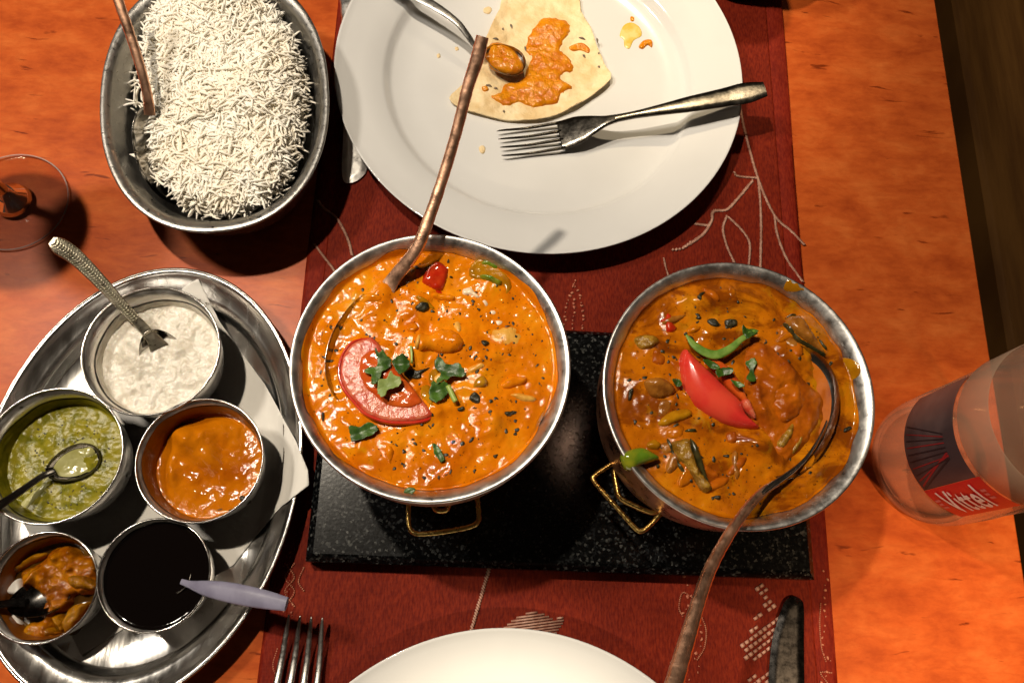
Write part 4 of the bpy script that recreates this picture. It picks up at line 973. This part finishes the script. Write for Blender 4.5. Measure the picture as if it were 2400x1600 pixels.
# raised engraving along the handle: beads at both edges and small leaves on the middle
hpc = catmull(np.array(hp), 14); parts = []; par2 = []
sg = np.r_[0, np.cumsum(np.linalg.norm(np.diff(hpc, axis=0), axis=1))]
for s in np.arange(sg[-1] * .25, sg[-1] * .985, .0016):
    c = np.array([np.interp(s, sg, hpc[:, i]) for i in range(3)]); c2_ = np.array([np.interp(min(s + .001, sg[-1]), sg, hpc[:, i]) for i in range(3)])
    if np.linalg.norm(c2_ - c) < 1e-7: continue
    t = unit(c2_ - c); l = unit(np.cross(t, (0, 0, 1))); u = np.cross(l, t)
    wdt = np.interp(s / sg[-1], [.2, .5, .8, .95, 1], [.0062, .0070, .0090, .0098, .0070])
    for sd in (-1, 1): parts.append(lump(c + l * sd * wdt * .40 + u * .0006, .00055, .0007, int(s * 1e6) + sd, 6))
    for sd in (-1, 1):
        par2.append(tube([c + u * .0011, c + l * sd * wdt * .13 + t * .0007 + u * .0014, c + l * sd * wdt * .26 + t * .0013 + u * .0010], [.0005, .0009, .0003], .0006, 5, k=1))
mk('beaded_edge', join(parts), 'ornate', eh); mk('engraved_leaf_pattern', join(par2), 'ornate', eh)
cs = at(172, 1085, .0265)
msp = spoon_fill(cs, at(120, 1106, .0285) - cs, (.05, -.2, 1), .030, .020, .0050, .35, .0006, 3, smax=.74)
hp = P3([(128, 1102, .0275), (95, 1118, .0300), (45, 1153, .0370), (0, 1183, .0440), (-60, 1222, .0520), (-130, 1265, .0600)])
teaspoon('plain steel spoon in the green mint chutney', cs, at(120, 1106, .0285) - cs, (.05, -.2, 1), .030, .020, .0050, hp, [.0042, .0038, .0044, .0052, .0062, .0070], .0016, ('forksteel', 'forksteel'))
tag(mk('spooned_mint', msp, 'mintpale'), 'pale chutney lying in the spoon of the green cup', 'chutney')
cs = at(92, 1398, .0240)
hp = P3([(58, 1408, .0245), (20, 1413, .0290), (-30, 1420, .0370), (-100, 1425, .0480)])
teaspoon('dark oily spoon lying in the lime pickle', cs, at(55, 1410, .0255) - cs, (.05, .3, 1), .032, .022, .0055, hp, [.006, .0042, .0048, .006], .0016, ('steelknife', 'steelknife'))
cs = at(404, 1346, .0225)
hp = P3([(425, 1362, .0315), (446, 1369, .0340), (480, 1377, .0390), (520, 1384, .0420), (570, 1394, .0460), (625, 1405, .0500), (672, 1415, .0540)])
teaspoon('spoon with lavender grey handle leaning in the black tamarind sauce', cs, at(432, 1366, .032) - cs, (.1, 0, 1), .034, .023, .005, hp, [.0030, .0042, .0078, .0100, .0106, .0094, .0070], [.0014, .0020, .0030, .0034, .0034, .0030, .0022], ('cutlery', 'lavender'))

# ------------------------------------------------------------------ upper plate: poppadom, spoon, fork, crumbs
KQ, OQ = .4677, (760, 0)
po = loop_smooth([at(a, b, .015)[:2] for a, b in cr([(930, -60), (880, 30), (840, 110), (815, 170), (770, 260), (735, 340), (690, 410), (625, 475), (700, 528), (800, 558), (900, 580), (1000, 586), (1100, 578), (1200, 545), (1320, 480), (1440, 382), (1410, 310), (1370, 220), (1340, 120), (1290, 40), (1250, -60)], OQ, KQ)], 3)
pc = po.mean(0)
def papz(x, y, d):
    return .0085 + .0050 * np.clip((.31 - y) / .06, -.5, 1) ** 2 + .0030 * np.clip((x - .075) / .03, 0, 1) ** 2 + .0014 * np.clip(1 - d / .006, 0, 1) * .6 + .0028 * (fbm(x, y, 60, 3, 4) + .4)
pap = mk('poppadom', sheet(po, papz, .0014, lambda x, y, d: papz(x, y, d) - .0011), 'papad')
tag(pap, 'torn pale poppadom piece smeared with chutney on the upper plate', 'poppadom')
papt = lambda x, y: papz(x, y, np.full(np.shape(x), .02))
sm = cr([(1075, 100), (1110, 72), (1180, 78), (1225, 100), (1228, 150), (1200, 190), (1185, 240), (1220, 260), (1250, 310), (1245, 340), (1200, 350), (1185, 380), (1245, 420), (1225, 440), (1190, 450), (1170, 490), (1100, 510), (1050, 520), (980, 495), (920, 515), (880, 500), (838, 465), (890, 450), (900, 410), (960, 390), (1005, 370), (1020, 320), (1045, 280), (1015, 235), (1020, 190), (1040, 145)], OQ, KQ)
so = loop_smooth([at(a, b, .015)[:2] for a, b in sm], 4); so = so + RNG.normal(0, .00045, so.shape)
LS = lumps_field(.075, .335, .035, 60, 77, .002, .005, .0004, .0018)
sme = mk('chutney_smear', sheet(so, lambda x, y, d: papt(x, y) + dome(d, .0016, .004) + 1.2 * add_lumps(x, y, LS) * np.clip(d / .003, 0, 1) + .0007 * fbm(x, y, 330, 3, 3) * np.clip(d / .002, 0, 1), .0009, lambda x, y, d: papt(x, y) - .0006), 'chutney')
tag(sme, 'orange chutney smeared across the poppadom', 'chutney')
for i, (a, b, an, L) in enumerate([(938, 118, 1.2, 30), (895, 135, 1, 14), (860, 190, .1, 34), (1010, 230, 1.3, 36), (1295, 180, .3, 40), (1370, 195, 1.4, 34), (1305, 265, .9, 24), (1378, 262, 1.2, 20), (825, 425, .2, 34), (860, 436, .1, 22), (900, 545, 1, 14), (1380, 322, .4, 14), (1185, 195, 1.2, 24)]):
    c = at(OQ[0] + a * KQ, OQ[1] + b * KQ, .014); z = float(papt(np.array([c[0]]), np.array([c[1]]))[0]) + .0004
    d = np.array([math.cos(an), -math.sin(an)]) * L * KQ * .00014
    mk('cumin_seed', tube([(c[0] - d[0], c[1] - d[1], z), (c[0], c[1] + .0004, z + .0003), (c[0] + d[0], c[1] + d[1], z)], [.0004, .0018, .0004], [.0003, .0008, .0003], 6, k=3), 'cumin', pap)
for q in ([(1230, 215), (1260, 200), (1300, 195), (1335, 220), (1330, 245), (1290, 230), (1250, 235)], [(790, 425), (815, 420), (825, 440), (800, 445)]):
    O = loop_smooth([at(a, b, .015)[:2] for a, b in cr(q, OQ, KQ)], 4)
    mk('chutney_spot', sheet(O, lambda x, y, d: papt(x, y) + dome(d, .0012, .0015), .0007, lambda x, y, d: papt(x, y) - .0004), 'chutney', sme)
cs = at(1183, 138, .0215)
hp = P3([(1128, 116, .0235), (1110, 104, .0255), (1096, 84, .0290), (1070, 52, .0330), (1024, 18, .0340), (960, -18, .0325), (880, -58, .0300)])
usp, _ = teaspoon('steel spoon with orange chutney resting on the poppadom', cs, at(1120, 112, .024) - cs, (.05, -.12, 1), .031, .022, .0050, hp, [.0050, .0042, .0046, .0052, .0064, .0080, .0090], [.0014, .0020, .0022, .0020, .0018, .0016, .0016], ('cutlery', 'steeldark'), grp=None)
so2 = loop_smooth([at(a, b, .0215)[:2] for a, b in cr([(820, 225), (860, 205), (910, 215), (960, 250), (1000, 310), (990, 350), (930, 360), (860, 340), (825, 310)], OQ, KQ)], 4)
tag(mk('spooned_chutney', sheet(so2, lambda x, y, d: .0180 + dome(d, .0050, .006) + .0010 * fbm(x, y, 260, 5, 3), .0009, lambda x, y, d: 0 * x + .0172), 'chutney'), 'orange chutney held in the bowl of the upper spoon', 'chutney')

def fork(label, tip, end, tz, ez, zprof, hw, head_w, tl, grp=None, tine_w=.0024, mat='cutlery', total=None, neckz=None, spread=1.0):
    """tip/end: world xy of the middle tine tip and the handle end; zprof: heights along s in 0..1"""
    tip, end = np.array(tip), np.array(end); Lf = np.linalg.norm(end - tip); d = (end - tip) / Lf; n = np.array([-d[1], d[0]])
    f = thing('dinner_fork', label, 'fork', (*tip, 0), grp)
    zs = lambda s: np.interp(s, [a for a, b in zprof], [b for a, b in zprof])
    W = lambda s, t: (*(tip + d * s * Lf + n * t), float(zs(s)))
    ht = tl / Lf
    for i in range(4):
        t0 = (i - 1.5) / 1.5 * (head_w / 2 - tine_w / 2) * spread; t1_ = (i - 1.5) / 1.5 * (head_w / 2 - tine_w / 2)
        mk('tine', tube([W(.0, t0 * .97), W(ht * .12, t0), W(ht * .5, (t0 + t1_) / 2), W(ht * 1.06, t1_)], [tine_w * .22, tine_w * .55, tine_w * .8, tine_w * 1.02], [.0009, .0014, .0019, .0022], 8, power=3, k=6), mat, f)
    ss = [ht * 1.0, ht + .025, ht + .07, ht + .12, ht + .17, ht + .21]
    mk('head', tube([W(s, 0) for s in ss], [head_w, head_w * 1.0, head_w * .93, head_w * .66, head_w * .36, hw[0] * 1.05], [.0020, .0022, .0022, .0024, .0028, .0032], 16, power=3.2, k=6), mat, f)
    s0 = ht + .205; hs_ = np.linspace(s0, 1, 9)
    ww = np.interp(np.linspace(0, 1, 9), [0, .15, .5, .9, .97, 1], [hw[0], hw[0] * .95, (hw[0] + hw[1]) * .55, hw[1], hw[1] * .96, hw[1] * .7])
    mk('handle', tube([W(s, 0) for s in hs_], ww, np.interp(np.linspace(0, 1, 9), [0, .2, 1], [.0032, .0034, .0022]), 14, power=3.4, k=6), mat, f, sharp=50)
    return f
tipw = at(1170, 335, .012)[:2]; endw = at(1794, 208, .040)[:2]
fork('polished steel fork with its handle over the plate rim', tipw, endw, 0, 0, [(0, .0115), (.12, .0100), (.24, .0115), (.33, .0190), (.42, .0245), (.6, .0290), (.85, .0350), (1, .0395)], (.0056, .0165), .0225, .043, mat='forksteel')
tipw = at(718, 1443, .011)[:2]; endw = at(660, 1900, .008)[:2] + np.array([-.004, -.03])
fork('dark steel fork lying tines up at the bottom of the runner', tipw, endw, 0, 0, [(0, .0130), (.15, .0075), (.3, .0060), (.4, .012), (.6, .012), (1, .005)], (.0060, .0150), .0285, .0560, tine_w=.0046, mat='steeldark', spread=.82)
# crumbs and stain on the upper plate
def onplate(c): return float(plate_z(np.hypot(c[0] - PC[0], c[1] - PC[1])))
def crumb(pts, label, mat, h, name='crumb', cat='crumb', grp=None):
    c = at(*np.mean(pts, axis=0), .009); z = onplate(c)
    O = loop_smooth([at(a, b, z)[:2] for a, b in pts], 4)
    zz = lambda x, y: plate_z(np.hypot(x - PC[0], y - PC[1]))
    o = mk(name, sheet(O, lambda x, y, d: zz(x, y) + .00015 + dome(d, h, .0015), .0006, lambda x, y, d: zz(x, y) - .0001), mat)
    return tag(o, label, cat, grp)
crumb(cr([(1500, 130), (1540, 115), (1580, 140), (1590, 180), (1550, 205), (1530, 245), (1505, 235), (1500, 200), (1480, 180)], OQ, KQ), 'yellow turmeric stain smeared on the upper plate', 'stain', .0003, 'turmeric_stain', 'stain')
crumb(cr([(1535, 85), (1552, 90), (1550, 108), (1535, 105)], OQ, KQ), 'tiny orange speck above the turmeric stain', 'chutney', .0006)
crumb(cr([(1575, 235), (1600, 205), (1640, 205), (1642, 240), (1620, 228), (1595, 248)], OQ, KQ), 'hooked orange chutney crumb beside the turmeric stain', 'chutney', .0014)
crumb(cr([(775, 740), (795, 730), (808, 745), (800, 770), (782, 765)], OQ, KQ), 'small pale crumb left of the fork tines', 'papad', .0008)
crumb(cr([(800, 45), (825, 35), (840, 50), (825, 72), (800, 65)], OQ, KQ), 'pale crumb smear near the top of the upper plate', 'papad', .0006)
crumb(cr([(655, 240), (668, 236), (674, 250), (660, 256)], OQ, KQ), 'tiny pale crumb under the upper spoon handle', 'papad', .0006)
crumb(cr([(565, 275), (578, 270), (582, 288), (568, 292)], OQ, KQ), 'tiny pale crumb at the left edge of the plate well', 'papad', .0006)

# ------------------------------------------------------------------ knives
def knife(label, pts, z, mat, hp_, name='table_knife'):
    k = thing(name, label, 'knife', at(*pts[0], z), 'table knives beside the plates')
    O = loop_smooth([at(a, b, z)[:2] for a, b in pts], 5)
    mk('blade', sheet(O, lambda x, y, d: z + .0002 + .0012 * np.clip(d / .004, 0, 1), .0012, lambda x, y, d: 0 * x + z - .0004), mat, k, sharp=40)
    mk('handle', tube(hp_, [.010, .0135, .0145, .0125], [.004, .006, .007, .004], 12, power=3, k=6), mat, k)
knife('dark steel knife at the lower right of the runner', [(1832, 1425), (1842, 1405), (1860, 1396), (1878, 1405), (1884, 1425), (1884, 1500), (1885, 1600), (1888, 1750), (1800, 1750), (1801, 1600), (1808, 1511), (1820, 1460)], .0035, 'steelknife', P3([(1845, 1745, .005), (1848, 1850, .006), (1850, 2100, .006), (1852, 2250, .005)]))
knife('steel knife showing its rounded tip from under the upper plate', [(806, 425), (822, 429), (842, 420), (860, 396), (862, 330), (858, 250), (850, 150), (812, 150), (808, 250), (804, 330), (801, 395)], .0032, 'steel', P3([(830, 155, .004), (826, 90, .005), (815, -60, .005), (808, -120, .004)]))

# ------------------------------------------------------------------ wine glass
GC = (-.3070, .2509)
gl = thing('wine_glass', 'clear wine glass foot and stem at the left edge', 'wine glass', (*GC, 0))
foot = [(.0002, .0010), (.0330, .0008), (.0347, .0010), (.0353, .0018), (.0347, .0026), (.0300, .0030), (.020, .0042), (.011, .0068), (.0062, .0110), (.0045, .018)]
mk('foot', lathe(foot, GC, 96), 'glass', gl)
mk('foot_rim_highlight', lathe([(.0350 + .00055 * math.cos(a), .0020 + .0006 * math.sin(a)) for a in np.linspace(0, 6.283, 9)[:-1]], GC, 96, closed=True), 'rimhighlight', gl)  # added torus that paints a highlight along the foot edge
mk('stem', lathe([(.0045, .018), (.0038, .026), (.0036, .05), (.0038, .075), (.0050, .085), (.0085, .0925), (.0002, .0926)], GC, 40), 'realglass', gl)
mk('stem_base', lathe([(.0002, .0032), (.0125, .0036), (.0110, .0072), (.0064, .0114), (.0047, .018), (.0002, .0182)], GC, 48), 'realglass', gl)
bw = [(.006, .0930), (.020, .0990), (.031, .110), (.037, .125), (.038, .140), (.035, .165), (.031, .188), (.0305, .189), (.0343, .165), (.0372, .140), (.0362, .1255), (.0303, .111), (.0195, .1000), (.0002, .0945)]
mk('bowl', lathe(bw, GC, 80), 'glass', gl)
wine = mk('red_wine', lathe([(.0002, .0950), (.0190, .1003), (.0298, .1113), (.0357, .1257), (.0367, .138), (.0002, .138)], GC, 64), 'wine')
tag(wine, 'dark red wine inside the glass at the left edge', 'wine')

# ------------------------------------------------------------------ water bottle
BC = (.2998, .1024); BR = .0408
bot = thing('water_bottle', 'clear plastic water bottle with red label strip at the right', 'bottle', (*BC, 0))
prof = [(.0002, .006), (.020, .005), (.031, .0012), (.0365, .0010), (.0392, .0030), (.0404, .0080), (.0408, .014), (.0408, .044), (.0402, .046), (.0402, .099), (.0410, .102), (.0412, .118), (.0412, .131), (.0404, .134), (.0408, .140), (.0405, .158), (.0375, .178), (.0300, .198), (.0200, .214), (.0145, .224), (.0135, .240), (.0132, .252)]
mk('body', lathe(prof, BC, 128), 'pet', bot)
mk('water', lathe([(.0002, .008), (.034, .006), (.0385, .010), (.0392, .044), (.0392, .16), (.0002, .16)], BC, 96), 'water', bot)
mk('ring_band', lathe([(.0414, .1035), (.0418, .1045), (.0418, .1300), (.0414, .1310)], BC, 128), 'frost', bot)
mk('cap', lathe([(.0002, .262), (.0130, .262), (.0148, .260), (.0150, .246), (.0140, .245)], BC, 48), 'ink', bot)
A0 = math.atan2(-BC[1], -BC[0])
def patch(a0, a1, z0, z1, r, n=40, m=10, skew=0.0, t=.0002):
    V, Fs = [], []
    for i in range(m + 1):
        z = z0 + (z1 - z0) * i / m
        for k in range(n + 1):
            a = A0 + a0 + (a1 - a0) * k / n + skew * i / m
            V.append((BC[0] + r * math.cos(a), BC[1] + r * math.sin(a), z))
    for i in range(m):
        for k in range(n): Fs.append((i * (n + 1) + k, i * (n + 1) + k + 1, (i + 1) * (n + 1) + k + 1, (i + 1) * (n + 1) + k))
    return V, Fs
lab = mk('label', patch(-1.15, .34, .0475, .0985, .0409, 60, 12), 'label', bot)
red = mk('label_strip', patch(.34, .95, .0475, .1015, .0413, 40, 12), 'labelred', bot)
for i, (a0, a1, sk_, mt, wd_) in enumerate([(-.62, -.60, .30, 'labelline', .012), (-.50, -.49, .22, 'labelray', .008), (-.40, -.39, .15, 'labelline', .012), (-.30, -.29, .10, 'labelray', .010), (-.2, -.19, .06, 'labelline', .014), (-.1, -.09, .02, 'labelline', .012), (.0, .01, -.02, 'labelray', .010), (.1, .11, -.10, 'labelline', .012), (.18, .19, -.22, 'labelray', .016), (.26, .27, -.34, 'labelray', .02), (.30, .31, -.30, 'labelline', .02)]):
    mk('printed_ray', patch(a0, a0 + wd_ * 1.4, .050, .088, .0411, 2, 8, sk_), mt, lab)
def bottle_text(body, height, zc, ac, mat, parent, squeeze=1.0):
    cu = bpy.data.curves.new('lettering', 'FONT'); cu.body = body; cu.size = 1; cu.align_x = 'CENTER'; cu.align_y = 'CENTER'; cu.offset = .014; cu.space_character = 1.08; cu.shear = .0
    o = bpy.data.objects.new('lettering', cu); COL.objects.link(o)
    dg = bpy.context.evaluated_depsgraph_get(); me = bpy.data.meshes.new_from_object(o.evaluated_get(dg)); bpy.data.objects.remove(o)
    bm = bmesh.new(); bm.from_mesh(me); bmesh.ops.triangulate(bm, faces=bm.faces)
    bmesh.ops.subdivide_edges(bm, edges=bm.edges, cuts=3, use_grid_fill=True); bmesh.ops.triangulate(bm, faces=bm.faces)
    V = []
    for v in bm.verts:
        z = zc + v.co.x * height * squeeze; a = A0 + ac - (v.co.y * height) / BR
        V.append((BC[0] + (BR + .0011) * math.cos(a), BC[1] + (BR + .0011) * math.sin(a), z))
    Fs = [tuple(v.index for v in f.verts) for f in bm.faces]; bm.free()
    return mk('lettering', (V, Fs), mat, parent, smooth=False)
bottle_text('Vittel', .0250, .0735, .645, 'ink', red, .58)
for k in range(3):
    mk('small_print', patch(.52 + k * .07, .56 + k * .07, .0488, .0535 - .001 * (k % 2), .0415, 4, 4), 'inkdim', red)
    mk('small_print', patch(.52 + k * .07, .56 + k * .07, .0925, .0970 - .001 * (k % 2), .0415, 4, 4), 'inkdim', red)

# ------------------------------------------------------------------ made-up dark vessel standing for a shadow at the top edge
vc = at(1728, 22, 0)[:2] + np.array([0, .034])
vs = mk('shadow_vessel', lathe([(.0002, .0015), (.026, .0015), (.029, .003), (.031, .012), (.0335, .05), (.0345, .075), (.0335, .075), (.0322, .05), (.0295, .012), (.0002, .006)], vc, 64), 'dark')
tag(vs, 'made-up dark round vessel standing for a shadow at the top edge beside the plate', 'cup')
